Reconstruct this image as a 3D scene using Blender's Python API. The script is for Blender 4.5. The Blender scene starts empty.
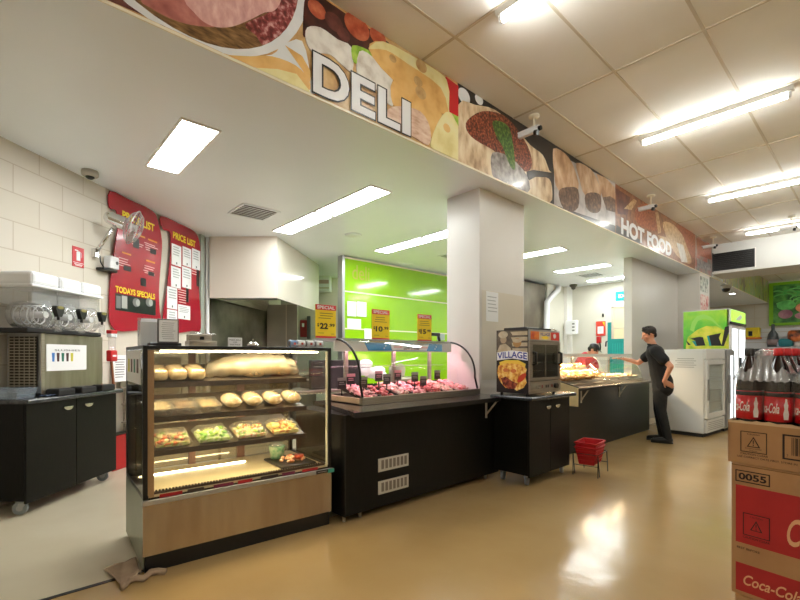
import bpy, bmesh, math, random
from mathutils import Vector, Matrix
random.seed(7)
SC = bpy.context.scene
COL = SC.collection
PI = math.pi
R = math.radians
CAMROT = R(47.79); F = 440.0; HZ = 356.0; H = 1.33
cS, cC = math.sin(CAMROT), math.cos(CAMROT)

def srgb(r, g, b):
    f = lambda c: ((c/255+0.055)/1.055)**2.4 if c/255 > 0.04045 else c/255/12.92
    return (f(r), f(g), f(b), 1)

# ------------------------------------------------------------------ materials
MATS = {}
def mat(name, c, rough=.5, metal=0, spec=.5, emit=None, es=0, c2=None, scale=8, bump=0, detail=4, stretch=None, coat=0, ramp=None, sharp=(.35, .65)):
    if name in MATS: return MATS[name]
    m = bpy.data.materials.new(name); m.use_nodes = True
    nt = m.node_tree; b = nt.nodes['Principled BSDF']
    b.inputs['Roughness'].default_value = rough
    b.inputs['Metallic'].default_value = metal
    b.inputs['Specular IOR Level'].default_value = spec
    b.inputs['Base Color'].default_value = c
    if coat: b.inputs['Coat Weight'].default_value = coat; b.inputs['Coat Roughness'].default_value = .08
    if emit:
        b.inputs['Emission Color'].default_value = emit; b.inputs['Emission Strength'].default_value = es
    if c2 or bump or ramp:
        tc = nt.nodes.new('ShaderNodeTexCoord'); mp = nt.nodes.new('ShaderNodeMapping')
        if stretch: mp.inputs['Scale'].default_value = stretch
        nz = nt.nodes.new('ShaderNodeTexNoise'); nz.inputs['Scale'].default_value = scale; nz.inputs['Detail'].default_value = detail
        nt.links.new(tc.outputs['Object'], mp.inputs[0]); nt.links.new(mp.outputs[0], nz.inputs['Vector'])
        if c2 or ramp:
            cr = nt.nodes.new('ShaderNodeValToRGB')
            cols = ramp or [c, c2]
            els = cr.color_ramp.elements
            while len(els) < len(cols): els.new(.5)
            for i, cc in enumerate(cols):
                els[i].position = sharp[0] + (sharp[1]-sharp[0])*i/(len(cols)-1); els[i].color = cc
            nt.links.new(nz.outputs['Fac'], cr.inputs[0]); nt.links.new(cr.outputs[0], b.inputs['Base Color'])
        if bump:
            bp = nt.nodes.new('ShaderNodeBump'); bp.inputs['Strength'].default_value = bump; bp.inputs['Distance'].default_value = .01
            nt.links.new(nz.outputs['Fac'], bp.inputs['Height']); nt.links.new(bp.outputs[0], b.inputs['Normal'])
    MATS[name] = m
    return m

def glassmat(name, tint=(1, 1, 1, 1), refl=1.0, rough=0.02, body=0.0, bodycol=(1, 1, 1, 1)):
    """thin sheet glass or plastic film: clear transmission with a fresnel reflection, optional milky body"""
    if name in MATS: return MATS[name]
    m = bpy.data.materials.new(name); m.use_nodes = True; nt = m.node_tree
    for n in list(nt.nodes): nt.nodes.remove(n)
    out = nt.nodes.new('ShaderNodeOutputMaterial'); tr = nt.nodes.new('ShaderNodeBsdfTransparent'); tr.inputs[0].default_value = tint
    gl = nt.nodes.new('ShaderNodeBsdfGlossy'); gl.inputs['Roughness'].default_value = rough
    lw = nt.nodes.new('ShaderNodeLayerWeight'); lw.inputs['Blend'].default_value = .5
    pw = nt.nodes.new('ShaderNodeMath'); pw.operation = 'POWER'; pw.inputs[1].default_value = 4
    ml = nt.nodes.new('ShaderNodeMath'); ml.operation = 'MULTIPLY_ADD'; ml.inputs[1].default_value = .75; ml.inputs[2].default_value = .045*refl; ml.use_clamp = True
    nt.links.new(lw.outputs['Facing'], pw.inputs[0]); nt.links.new(pw.outputs[0], ml.inputs[0])
    mx = nt.nodes.new('ShaderNodeMixShader'); nt.links.new(ml.outputs[0], mx.inputs[0])
    src = tr.outputs[0]
    if body:
        df = nt.nodes.new('ShaderNodeBsdfDiffuse'); df.inputs[0].default_value = bodycol
        m2 = nt.nodes.new('ShaderNodeMixShader'); m2.inputs[0].default_value = body
        nt.links.new(tr.outputs[0], m2.inputs[1]); nt.links.new(df.outputs[0], m2.inputs[2]); src = m2.outputs[0]
    nt.links.new(src, mx.inputs[1]); nt.links.new(gl.outputs[0], mx.inputs[2]); nt.links.new(mx.outputs[0], out.inputs[0])
    MATS[name] = m
    return m

S_ = srgb
blackwood = mat('black_wood', S_(12, 12, 9), .45, spec=.2, c2=S_(19, 18, 14), scale=14, stretch=(6, 6, .6))
blacktop = mat('black_laminate', S_(48, 50, 54), .18, c2=S_(66, 68, 72), scale=40)
black = mat('black', S_(14, 14, 15), .35)
blackrub = mat('black_rubber', S_(22, 22, 22), .7)
steel = mat('stainless', S_(190, 184, 172), .28, .9, bump=.03, scale=3, stretch=(1, 1, 40), c2=S_(168, 160, 148))
steelpanel = mat('case_panel_steel', S_(186, 176, 162), .26, .92, bump=.01, scale=2.2, stretch=(5, 1, .8), c2=S_(170, 156, 140))
chrome = mat('chrome', S_(225, 225, 225), .12, 1)
alu = mat('aluminium', S_(180, 182, 184), .35, .8)
white = mat('white_paint', S_(232, 230, 224), .45)
whitepl = mat('white_plastic', S_(235, 236, 238), .35)
cream = mat('cream_paint', S_(212, 205, 191), .55, c2=S_(207, 200, 184), scale=1.2)
creamtrim = mat('cream_trim', S_(240, 232, 208), .4)
wallpaint = mat('wall_white', S_(214, 211, 198), .6, c2=S_(208, 205, 191), scale=.8)
soffitm = mat('soffit_paint', S_(242, 248, 254), .32, c2=S_(238, 244, 250), scale=.7)
colm = mat('column_paint', S_(217, 214, 208), .35, c2=S_(211, 208, 201), scale=.8)
tilem = mat('ceiling_tile', S_(240, 237, 232), .8, c2=S_(234, 230, 222), scale=1.1)
gridm = mat('ceiling_grid', S_(204, 192, 172), .6)
paper = mat('paper', S_(238, 240, 242), .6)
inkm = mat('ink', S_(60, 60, 66), .6)
red = mat('red', S_(190, 24, 32), .35)
redboard = mat('red_board', S_(172, 22, 44), .25, c2=S_(160, 18, 40), scale=2, coat=.3)
yellow = mat('yellow', S_(245, 215, 30), .4)
glass = glassmat('glass', (.97, .985, .97, 1))
glassdark = glassmat('tinted_glass', (.5, .52, .5, 1), 1.3)
film = glassmat('shrink_film', (.97, .97, .97, 1), 4, .2, .28, S_(228, 231, 233))
clearpl = glassmat('clear_plastic', (.985, .985, .985, 1), 1.6, .08, .13, S_(240, 243, 245))
teal = mat('teal', S_(0, 150, 150), .4)
skinm = mat('skin', S_(205, 150, 122), .5, c2=S_(196, 138, 110), scale=20)
blackcloth = mat('black_cloth', S_(11, 12, 14), .85, c2=S_(17, 18, 20), scale=30)
blackjean = mat('black_denim', S_(14, 16, 17), .8, c2=S_(24, 26, 26), scale=18)
hairm = mat('dark_hair', S_(24, 18, 15), .6, c2=S_(36, 27, 22), scale=60)
card = mat('cardboard', S_(178, 136, 92), .8, c2=S_(166, 124, 82), scale=6)
cardred = mat('carton_red', S_(176, 34, 36), .65, c2=S_(162, 28, 30), scale=5)
cardink = mat('carton_ink', S_(42, 28, 24), .8)
lightw = mat('troffer_diffuser', S_(255, 255, 255), .5, emit=(.96, 1.0, .985, 1), es=36)
tubem = mat('tube_light', S_(255, 255, 255), .5, emit=(.98, 1.0, .955, 1), es=56)
warmstrip = mat('warm_strip', S_(255, 240, 200), .5, emit=(1.0, .82, .50, 1), es=40)
pinkstrip = mat('pink_strip', S_(255, 200, 210), .5, emit=(1.0, .50, .62, 1), es=90)
hotlamp = mat('heat_lamp', S_(255, 220, 160), .5, emit=(1.0, .72, .40, 1), es=150)
coollight = mat('fridge_light', S_(240, 250, 255), .5, emit=(.86, .95, 1.0, 1), es=1.8)

# ------------------------------------------------------------------ geometry helper
class Frame:
    """a place to build in: origin and heading about the vertical; local x runs right, y runs deeper, z up"""
    def __init__(s, loc, rot):
        s.loc = Vector((loc[0], loc[1], loc[2] if len(loc) > 2 else 0)); s.rot = rot
        s.M = Matrix.Translation(s.loc) @ Matrix.Rotation(rot, 4, 'Z'); s.I = s.M.inverted()
    def _ray(s, px, py):
        a = (px-400)/F
        d = Vector((cC*a-cS, cS*a+cC, (HZ-py)/F))
        o = s.I @ Vector((0, 0, H)); d = s.I.to_3x3() @ d
        return o, d
    def at(s, px, py, y=0.0):
        o, d = s._ray(px, py); t = (y-o.y)/d.y; return o+d*t
    def ax(s, px, py, x):
        o, d = s._ray(px, py); t = (x-o.x)/d.x; return o+d*t
    def az(s, px, py, z=0.0):
        o, d = s._ray(px, py); t = (z-o.z)/d.z; return o+d*t
    def w(s, p): return s.M @ Vector(p)
def cam2w(r, w): return (cC*r-cS*w, cS*r+cC*w)

class MB:
    def __init__(s): s.bm = bmesh.new(); s.mats = []
    def mi(s, m):
        if m not in s.mats: s.mats.append(m)
        return s.mats.index(m)
    def faces(s, vs, fs, m, smooth=False):
        i = s.mi(m); bv = [s.bm.verts.new(v) for v in vs]
        for f in fs:
            try:
                fc = s.bm.faces.new([bv[k] for k in f]); fc.material_index = i; fc.smooth = smooth
            except ValueError: pass
        return s
    def box(s, x0, x1, y0, y1, z0, z1, m):
        v = [(x, y, z) for x in (x0, x1) for y in (y0, y1) for z in (z0, z1)]
        return s.faces(v, [(0, 1, 3, 2), (4, 6, 7, 5), (0, 4, 5, 1), (2, 3, 7, 6), (0, 2, 6, 4), (1, 5, 7, 3)], m)
    def rbox(s, x0, x1, y0, y1, z0, z1, m, b=.01, seg=2):
        t = bmesh.new(); bmesh.ops.create_cube(t, size=1)
        for v in t.verts: v.co = Vector(((x0+x1)/2+v.co.x*(x1-x0), (y0+y1)/2+v.co.y*(y1-y0), (z0+z1)/2+v.co.z*(z1-z0)))
        b = min(b, .49*min(abs(x1-x0), abs(y1-y0), abs(z1-z0)))
        bmesh.ops.bevel(t, geom=list(t.edges), offset=b, segments=seg, profile=.5, affect='EDGES')
        return s._merge(t, m, False)
    def _merge(s, t, m, smooth, M=None):
        t.verts.index_update()
        vs = [tuple(M @ v.co) if M else tuple(v.co) for v in t.verts]; fs = [[v.index for v in f.verts] for f in t.faces]
        t.free(); return s.faces(vs, fs, m, smooth)
    def cyl(s, p0, p1, r, m, seg=16, r2=None, caps=True, smooth=True):
        p0, p1 = Vector(p0), Vector(p1); d = (p1-p0).normalized(); r2 = r if r2 is None else r2
        u = d.orthogonal().normalized(); w = d.cross(u)
        vs = []
        for p, rr in ((p0, r), (p1, r2)):
            for k in range(seg):
                a = 2*PI*k/seg; vs.append(p+(u*math.cos(a)+w*math.sin(a))*rr)
        s.faces(vs, [(k, (k+1) % seg, seg+(k+1) % seg, seg+k) for k in range(seg)], m, smooth)
        if caps:
            s.faces(vs[:seg], [list(range(seg))[::-1]], m); s.faces(vs[seg:], [list(range(seg))], m)
        return s
    def tube(s, pts, r, m, seg=8, closed=False):
        pts = [Vector(p) for p in pts]; n = len(pts); rings = []; u = None
        for i, p in enumerate(pts):
            if closed: d = (pts[(i+1) % n]-pts[i-1]).normalized()
            else: d = (pts[min(i+1, n-1)]-pts[max(i-1, 0)]).normalized()
            u = d.orthogonal().normalized() if u is None else (u-d*u.dot(d)).normalized()
            w = d.cross(u); rr = r[i] if isinstance(r, (list, tuple)) else r
            rings += [p+(u*math.cos(2*PI*k/seg)+w*math.sin(2*PI*k/seg))*rr for k in range(seg)]
        fs = []
        for i in range(n if closed else n-1):
            j = (i+1) % n
            fs += [(i*seg+k, i*seg+(k+1) % seg, j*seg+(k+1) % seg, j*seg+k) for k in range(seg)]
        if not closed: fs += [list(range(seg))[::-1], [(n-1)*seg+k for k in range(seg)]]
        return s.faces(rings, fs, m, True)
    def lathe(s, prof, c, m, seg=20, axis='Z', sx=1, sy=1, smooth=True):
        vs = []; n = len(prof)
        for rr, z in prof:
            for k in range(seg):
                a = 2*PI*k/seg; x, y = rr*math.cos(a)*sx, rr*math.sin(a)*sy
                q = (x, y, z) if axis == 'Z' else ((x, z, y) if axis == 'Y' else (z, x, y))
                vs.append((c[0]+q[0], c[1]+q[1], c[2]+q[2]))
        fs = [(i*seg+k, i*seg+(k+1) % seg, (i+1)*seg+(k+1) % seg, (i+1)*seg+k) for i in range(n-1) for k in range(seg)]
        if prof[0][0] > 1e-4: fs.append(list(range(seg))[::-1])
        if prof[-1][0] > 1e-4: fs.append([(n-1)*seg+k for k in range(seg)])
        return s.faces(vs, fs, m, smooth)
    def sph(s, c, r, m, seg=12, rot=None, jit=0):
        t = bmesh.new(); bmesh.ops.create_uvsphere(t, u_segments=seg, v_segments=max(6, seg*2//3), radius=1)
        rr = r if isinstance(r, (tuple, list)) else (r, r, r)
        for v in t.verts:
            k = 1+(random.uniform(-jit, jit) if jit else 0)
            q = Vector((v.co.x*rr[0]*k, v.co.y*rr[1]*k, v.co.z*rr[2]*k))
            if rot: q = rot @ q
            v.co = q+Vector(c)
        return s._merge(t, m, True)
    def prism(s, pts, y0, y1, m):
        """outline in x,z given as (x,z); solid between y0 and y1 (front y0)"""
        n = len(pts); a = 0
        for i in range(n): a += pts[i][0]*pts[(i+1) % n][1]-pts[(i+1) % n][0]*pts[i][1]
        if a < 0: pts = pts[::-1]
        vs = [(p[0], y0, p[1]) for p in pts]+[(p[0], y1, p[1]) for p in pts]
        return s.faces(vs, [list(range(n)), [n+k for k in range(n)][::-1]]+[(k, n+k, n+(k+1) % n, (k+1) % n) for k in range(n)], m)
    def prismz(s, pts, z0, z1, m):
        n = len(pts); a = 0
        for i in range(n): a += pts[i][0]*pts[(i+1) % n][1]-pts[(i+1) % n][0]*pts[i][1]
        if a < 0: pts = pts[::-1]
        vs = [(p[0], p[1], z0) for p in pts]+[(p[0], p[1], z1) for p in pts]
        return s.faces(vs, [list(range(n))[::-1], [n+k for k in range(n)]]+[(k, (k+1) % n, n+(k+1) % n, n+k) for k in range(n)], m)
    def prismx(s, pts, x0, x1, m):
        n = len(pts)
        vs = [(x0, p[0], p[1]) for p in pts]+[(x1, p[0], p[1]) for p in pts]
        s.faces(vs, [list(range(n))[::-1], [n+k for k in range(n)]]+[(k, (k+1) % n, n+(k+1) % n, n+k) for k in range(n)], m)
        return s
    def ell(s, cx, cz, rx, rz, y0, y1, m, seg=24, a=0):
        pts = [(cx+rx*math.cos(t)*math.cos(a)-rz*math.sin(t)*math.sin(a), cz+rx*math.cos(t)*math.sin(a)+rz*math.sin(t)*math.cos(a)) for t in [2*PI*k/seg for k in range(seg)]]
        return s.prism(pts, y0, y1, m)
    def sheet(s, grid, m, smooth=True, thick=0):
        nr, nc = len(grid), len(grid[0]); vs = [p for row in grid for p in row]
        fs = [(i*nc+j, i*nc+j+1, (i+1)*nc+j+1, (i+1)*nc+j) for i in range(nr-1) for j in range(nc-1)]
        return s.faces(vs, fs, m, smooth)
    def text(s, body, x0, x1, z0, z1, y, m, ex=.0006, off=0.0, shear=0.0, skew=None):
        cu = bpy.data.curves.new('t', 'FONT'); cu.body = body; cu.align_x = 'LEFT'; cu.offset = off; cu.shear = shear; cu.resolution_u = 4
        ob = bpy.data.objects.new('t', cu); me = bpy.data.meshes.new_from_object(ob)
        xs = [v.co.x for v in me.vertices]; zs = [v.co.y for v in me.vertices]
        if xs:
            a, b, c, d = min(xs), max(xs), min(zs), max(zs)
            vs = [(x0+(v.co.x-a)/(b-a)*(x1-x0), y, z0+(v.co.y-c)/max(1e-6, d-c)*(z1-z0)) for v in me.vertices]
            s.faces(vs, [list(p.vertices) for p in me.polygons], m)
        bpy.data.objects.remove(ob); bpy.data.curves.remove(cu); bpy.data.meshes.remove(me)
        return s
    def lines(s, x0, x1, z0, z1, n, y, m, fill=.45, jit=.25):
        """rows of small print, too small to read"""
        h = (z1-z0)/n
        for i in range(n):
            e = x1-random.uniform(0, jit)*(x1-x0); a = x0+random.uniform(0, jit*.5)*(x1-x0); zc = z1-(i+.5)*h
            s.box(a, e, y, y+.0004, zc-h*fill/2, zc+h*fill/2, m)
        return s
    def done(s, name, parent=None, bevel=0, sub=0):
        me = bpy.data.meshes.new(name); s.bm.normal_update(); s.bm.to_mesh(me); s.bm.free()
        for m in s.mats: me.materials.append(m)
        o = bpy.data.objects.new(name, me); COL.objects.link(o)
        if parent is not None: o.parent = parent
        if bevel:
            md = o.modifiers.new('bevel', 'BEVEL'); md.width = bevel; md.segments = 2; md.limit_method = 'ANGLE'; md.angle_limit = R(40)
        if sub:
            md = o.modifiers.new('sub', 'SUBSURF'); md.levels = sub; md.render_levels = sub
        return o

def thing(name, label, cat, fr, group=None):
    o = bpy.data.objects.new(name, None); COL.objects.link(o); o.empty_display_size = .1
    o.location = fr.loc; o.rotation_euler = (0, 0, fr.rot)
    o['label'] = label; o['category'] = cat
    if group: o['group'] = group
    return o
def tag(o, label, cat, group=None, kind=None, fr=None):
    o['label'] = label; o['category'] = cat
    if group: o['group'] = group
    if kind: o['kind'] = kind
    if fr: o.location = fr.loc; o.rotation_euler = (0, 0, fr.rot)
    return o
def struct(o, fr=None):
    o['kind'] = 'structure'
    if fr: o.location = fr.loc; o.rotation_euler = (0, 0, fr.rot)
    return o
def dup(o, parent=None):
    c = o.copy(); COL.objects.link(c)
    if parent is not None: c.parent = parent
    for ch in [q for q in ALLOBJ() if q.parent == o]: dup(ch, c)
    return c
def ALLOBJ(): return list(COL.objects)
def sub(fr, x, y, z=0, rot=0): return Frame(fr.w((x, y, z)), fr.rot+rot)

G = Frame((0, 0, 0), 0)                       # world
# ================================================================== ROOM SHELL
ZS, ZC = 3.28, 4.08
floorm = mat('floor_vinyl', S_(175, 147, 102), .16, spec=.5, c2=S_(167, 138, 93), scale=1.3, detail=6)
floor2 = mat('deli_floor_vinyl', S_(206, 196, 172), .3, c2=S_(198, 186, 160), scale=1.6)
for mm, bs in ((floorm, .05),):
    nt = mm.node_tree; b = nt.nodes['Principled BSDF']
    nz = nt.nodes.new('ShaderNodeTexNoise'); nz.inputs['Scale'].default_value = 5; nz.inputs['Detail'].default_value = 3
    tc = nt.nodes.new('ShaderNodeTexCoord'); nt.links.new(tc.outputs['Object'], nz.inputs['Vector'])
    bp = nt.nodes.new('ShaderNodeBump'); bp.inputs['Strength'].default_value = .25; bp.inputs['Distance'].default_value = .01
    nt.links.new(nz.outputs['Fac'], bp.inputs['Height']); nt.links.new(bp.outputs[0], b.inputs['Normal'])
m = MB(); m.box(-3.08, 6, -5, 21, -.1, 0, floorm); struct(m.done('floor'))
m = MB(); m.box(-11, -3.08, -5, 21, -.1, 0, floor2); struct(m.done('floor'))
m = MB(); m.box(-3.095, -3.065, -5, .7, 0, .003, black); struct(m.done('trim_1'))
# main ceiling with grid
m = MB(); m.box(-2.99, 6, -5, 21, ZC, ZC+.1, tilem)
gx = -2.49
while gx < 6:
    m.box(gx-.012, gx+.012, -5, 21, ZC-.006, ZC, gridm); gx += .732
gy = 2.90-1.49*5
while gy < 21:
    m.box(-2.89, 6, gy-.012, gy+.012, ZC-.0065, ZC, gridm); gy += 1.49
struct(m.done('ceiling'))
m = MB(); m.box(-11, -2.895, -5, 21, ZS, ZS+.1, soffitm); struct(m.done('ceiling'))
# banner bulkhead with a thin trim at its lower edge
m = MB(); m.box(-2.99, -2.895, -5, 21, ZS+.1, ZC, wallpaint); struct(m.done('wall_bulkhead'))
m = MB(); m.box(-2.895, -2.886, -5, 21, ZS-.004, ZS+.014, creamtrim); struct(m.done('trim_2'))
# outer walls (behind the camera and far away)
m = MB(); m.box(6, 6.1, -5, 21, 0, ZC, cream); struct(m.done('wall_right'))
m = MB(); m.box(-11, 6, -5.1, -5, 0, ZC, cream); struct(m.done('wall_rear'))
# far wall: large cream panels with dark joints
m = MB(); m.box(-11, 6, 21, 21.1, 0, ZC, cream)
for x in (-4.4, -3.3, -2.2, -1.1, 0, 1.1, 2.2): m.box(x-.012, x+.012, 20.99, 21, 0, ZC, gridm)
for z in (2.75, 3.3): m.box(-6, 6, 20.99, 21, z-.01, z+.01, gridm)
struct(m.done('wall_far'))
m = MB(); m.box(-2.89, 6, 13.1, 14.2, 3.36, ZC, mat('beam_paint', S_(206, 206, 202), .6)); struct(m.done('wall_beam'))
# block wall on the left
WF = Frame(cam2w(-3.955, 0), CAMROT+R(84))
bw = bpy.data.materials.new('painted_blocks'); bw.use_nodes = True; nt = bw.node_tree; b = nt.nodes['Principled BSDF']
b.inputs['Roughness'].default_value = .55
tc = nt.nodes.new('ShaderNodeTexCoord'); sp = nt.nodes.new('ShaderNodeSeparateXYZ'); cb = nt.nodes.new('ShaderNodeCombineXYZ')
nt.links.new(tc.outputs['Object'], sp.inputs[0]); nt.links.new(sp.outputs[0], cb.inputs[0]); nt.links.new(sp.outputs[2], cb.inputs[1])
mpn = nt.nodes.new('ShaderNodeMapping'); mpn.inputs['Location'].default_value = (.12, .06, 0)
nt.links.new(cb.outputs[0], mpn.inputs[0])
br = nt.nodes.new('ShaderNodeTexBrick'); nt.links.new(mpn.outputs[0], br.inputs['Vector'])
br.inputs['Color1'].default_value = S_(211, 203, 190); br.inputs['Color2'].default_value = S_(208, 200, 185); br.inputs['Mortar'].default_value = S_(190, 177, 158)
br.inputs['Scale'].default_value = 1; br.inputs['Brick Width'].default_value = .52; br.inputs['Row Height'].default_value = .262; br.inputs['Mortar Size'].default_value = .005
nt.links.new(br.outputs['Color'], b.inputs['Base Color'])
bp = nt.nodes.new('ShaderNodeBump'); bp.invert = True; bp.inputs['Strength'].default_value = .5; bp.inputs['Distance'].default_value = .004
nt.links.new(br.outputs['Fac'], bp.inputs['Height']); nt.links.new(bp.outputs[0], b.inputs['Normal'])
xs = WF.at(110, 190).x
m = MB(); m.box(-6, xs, 0, .15, 0, ZS, bw); struct(m.done('wall_left'), WF)
m = MB(); m.box(xs, 10.6, 0.012, .15, 0, ZS, cream); struct(m.done('wall_left'), WF)
# camera-aligned back corner of the deli kitchen
KF = Frame(cam2w(0, 0), CAMROT)
def kit(r, w): return (r, w)
m = MB(); m.box(-4.5, -0.6, 11.0, 11.1, 0, ZS, cream); m.box(-4.5, -.6, 10.99, 11.0, 0, 1.85, mat('grey_dado', S_(190, 194, 186), .5)); struct(m.done('wall_back'), KF)
# green partition
green = mat('lime_wall', S_(152, 205, 30), .12, c2=S_(140, 196, 22), scale=.8, coat=.5)
m = MB(); m.box(-7.12, -7.0, 4.9, 8.35, 0, ZS-.04, green)
struct(m.done('wall_green'))
m = MB()
m.box(-7.0, -6.985, 4.9, 8.35, ZS-.06, ZS-.035, creamtrim)
m.box(-7.13, -6.98, 4.84, 4.9, 0, ZS-.02, alu)
for z0 in (2.58, 1.86): m.box(-7.0, -6.99, 4.9, 8.35, z0-.012, z0+.012, creamtrim)
struct(m.done('trim_3'))
# kitchen far walls, right of the column
m = MB(); m.box(-7.1, -3.35, 12.05, 12.15, 0, ZS, wallpaint); struct(m.done('wall_kitchen'))
m = MB(); m.box(-6.25, -6.08, 10.85, 12.05, 0, ZS, wallpaint); m.box(-6.08, -5.98, 11.75, 12.05, 0, ZS, white); struct(m.done('wall_kitchen'))
m = MB(); m.box(-3.5, -3.35, 9.2, 12.05, 0, ZS, colm); struct(m.done('wall_partition'))
m = MB(); m.box(-3.5, -2.9, 12.05, 12.9, 0, ZS, colm); struct(m.done('wall_partition'))
# big square column
m = MB(); m.box(-3.65, -3.15, 4.1, 5.03, 0, ZS, colm); m.box(-3.155, -3.143, 4.13, 5.0, 1.05, 2.1, cream); m.box(-3.147, -3.140, 4.115, 4.125, 1.0, 2.1, colm); struct(m.done('wall_column'), None)
COF = Frame((-3.143, 0, 0), R(90))
a = COF.at(486, 321); b = COF.at(498, 293)
m = MB(); m.box(a.x, b.x, -.004, -.001, a.z, b.z, paper); m.lines(a.x+.02, b.x-.02, a.z+.1, b.z-.04, 5, -.0045, MATS.get('faint_ink') or mat('faint_ink', S_(176, 178, 182), .7), .25); tag(m.done('notice_sheet'), 'white notice taped to the front of the big column', 'paper', fr=COF)

# ================================================================== LIGHTS
def troffer(x0, y0, label):
    fr = Frame((x0, y0, ZS-.012), 0); t = thing('ceiling_light', label, 'ceiling light', fr, 'recessed lights in the deli ceiling')
    m = MB(); m.box(0, 1.2, 0, .3, .004, .012, white)
    for a in ((-.015, 1.215, -.015, 0), (-.015, 1.215, .3, .315), (-.015, 0, 0, .3), (1.2, 1.215, 0, .3)): m.box(*a, 0, .012, white)
    m.done('frame', t)
    m = MB(); m.box(.02, 1.18, .01, .29, .001, .004, lightw); m.done('diffuser', t)
tl = [(-5.07, 1.1, 'single recessed light above the black glass food case'),
      (-6.38, 3.13, 'far half of the long recessed light pair left of the column'),
      (-5.14, 3.13, 'near half of the long recessed light pair left of the column'),
      (-6.33, 5.1, 'far half of the short looking light pair above the green wall'),
      (-5.09, 5.1, 'near half of the light pair partly behind the white column'),
      (-5.1, 7.38, 'recessed light just right of the white column'),
      (-5.14, 9.42, 'recessed light in front of the one over the exit sign'),
      (-5.2, 11.2, 'recessed light nearest to the exit sign'),
      (-8.4, 6.6, 'recessed light far back beyond the range hood'),
      (-4.6, 14.6, 'recessed light in the far soffit above the lime fridge')]
for a in tl: troffer(*a)
def batten(x0, y0, label):
    fr = Frame((x0, y0, ZC-.006), 0); t = thing('tube_light', label, 'ceiling light', fr, 'fluorescent tubes on the tiled ceiling')
    m = MB(); m.prismx([(-.04, 0), (.04, 0), (.028, -.05), (-.028, -.05)], 0, 1.46, white); m.done('housing', t)
    m = MB(); m.cyl((.05, 0, -.082), (1.41, 0, -.082), .024, tubem, 12); m.done('tube', t)
    for x in (.02, 1.41): m = MB(); m.rbox(x, x+.03, -.02, .02, -.108, -.045, whitepl, .004); m.done('lamp_holder', t)
names = {2.94: 'nearest', 5.96: 'second', 9.03: 'third', 12.1: 'farthest'}
for y, n in names.items():
    batten(-2.08, y, f'{n} bare fluorescent tube on the tiled ceiling, in line beside the food banner')
for y in (2.94, 5.96, 9.03, 12.1):
    if y in (9.03, 12.1): batten(-.36, y, 'fluorescent tube at the right edge, %s row from the camera' % ('third' if y == 9.03 else 'fourth'))
for x, y in ((1.3, -.1), (-1.3, -.1), (1.3, -3.1), (1.3, 2.94), (1.3, 5.96), (3.5, 5.96), (3.5, .0), (1.3, 12.1), (1.3, 9.03), (-1, 16.5), (-1, 19)):
    batten(x, y, 'fluorescent tube on the tiled ceiling outside the picture')
# small round downlights in the far soffit
for i, (x, y) in enumerate(((-4.2, 14.0), (-3.6, 14.4), (-3.2, 16.9))):
    m = MB(); m.cyl((0, 0, 0), (0, 0, -.012), .07, lightw, 16); m.lathe([(.07, -.012), (.09, -.014), (.09, 0), (.07, 0)], (0, 0, 0), white, 16)
    tag(m.done('downlight'), ['round downlight left of the dark dome camera', 'round downlight beside the dark dome camera', 'round downlight farthest along the soffit'][i], 'ceiling light', 'downlights in the far soffit', None, Frame((x, y, ZS), 0))

# ================================================================== FOOD BANNERS
def sm(px): # smoothing of an outline (Catmull style)
    out = []; n = len(px)
    for i in range(n):
        p0, p1, p2, p3 = px[i-1], px[i], px[(i+1) % n], px[(i+2) % n]
        for k in range(3):
            s = k/3; out.append(tuple(.5*((2*p1[j])+(-p0[j]+p2[j])*s+(2*p0[j]-5*p1[j]+4*p2[j]-p3[j])*s*s+(-p0[j]+3*p1[j]-3*p2[j]+p3[j])*s**3) for j in (0, 1)))
    return out
BF = Frame((-2.893, 0, 0), R(90))
XR = [-9, 99]
def bp_(pts, ox=0, oy=0, sc=1.0):
    out = []
    for x, y in pts:
        q = BF.at(ox+x/sc, oy+y/sc, -.002); out.append((min(max(q.x, XR[0]), XR[1]), min(max(q.z, ZS+.016), ZC-.002)))
    return out
fm = lambda n, cols, sc=18, rough=.3, sh=(.3, .7), st=None: mat(n, cols[0], rough, ramp=cols, scale=sc, sharp=sh, stretch=st, coat=.3, detail=6)
cheeseA = fm('print_cheese_orange', [S_(214, 160, 88), S_(232, 186, 112), S_(238, 200, 130)], 6)
cheeseB = fm('print_cheese_pale', [S_(224, 210, 140), S_(238, 228, 168), S_(240, 234, 190)], 6)
brie = fm('print_brie', [S_(200, 190, 178), S_(232, 228, 220), S_(244, 240, 232)], 9)
boardp = fm('print_board', [S_(176, 132, 80), S_(206, 166, 110), S_(222, 192, 140)], 9)
grapebg = fm('print_dark_maroon', [S_(22, 12, 12), S_(62, 24, 22), S_(84, 36, 28)], 10)
grapeA = fm('print_grape', [S_(120, 44, 28), S_(176, 78, 50), S_(206, 120, 84)], 9)
grapeB = fm('print_grape_dark', [S_(60, 26, 28), S_(96, 46, 42), S_(120, 70, 60)], 9)
leafp = fm('print_leaf', [S_(92, 140, 30), S_(150, 196, 60), S_(186, 214, 96)], 14)
whitep = fm('print_white', [S_(222, 226, 228), S_(240, 242, 242)], 5)
hamp = fm('print_ham', [S_(206, 150, 146), S_(222, 172, 166), S_(240, 204, 196)], 11, st=(2, 1, 1))
hamd = fm('print_ham_dark', [S_(150, 84, 78), S_(184, 112, 104), S_(206, 140, 128)], 9)
salami = fm('print_salami', [S_(92, 28, 30), S_(146, 62, 62), S_(214, 170, 166)], 26, sh=(.38, .66))
woodp = fm('print_wood', [S_(70, 46, 22), S_(120, 88, 50), S_(158, 122, 76)], 12, st=(1, 1, 4))
garlic = fm('print_garlic', [S_(196, 152, 124), S_(226, 194, 172), S_(240, 220, 204)], 8, st=(1, 1, 3))
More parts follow.
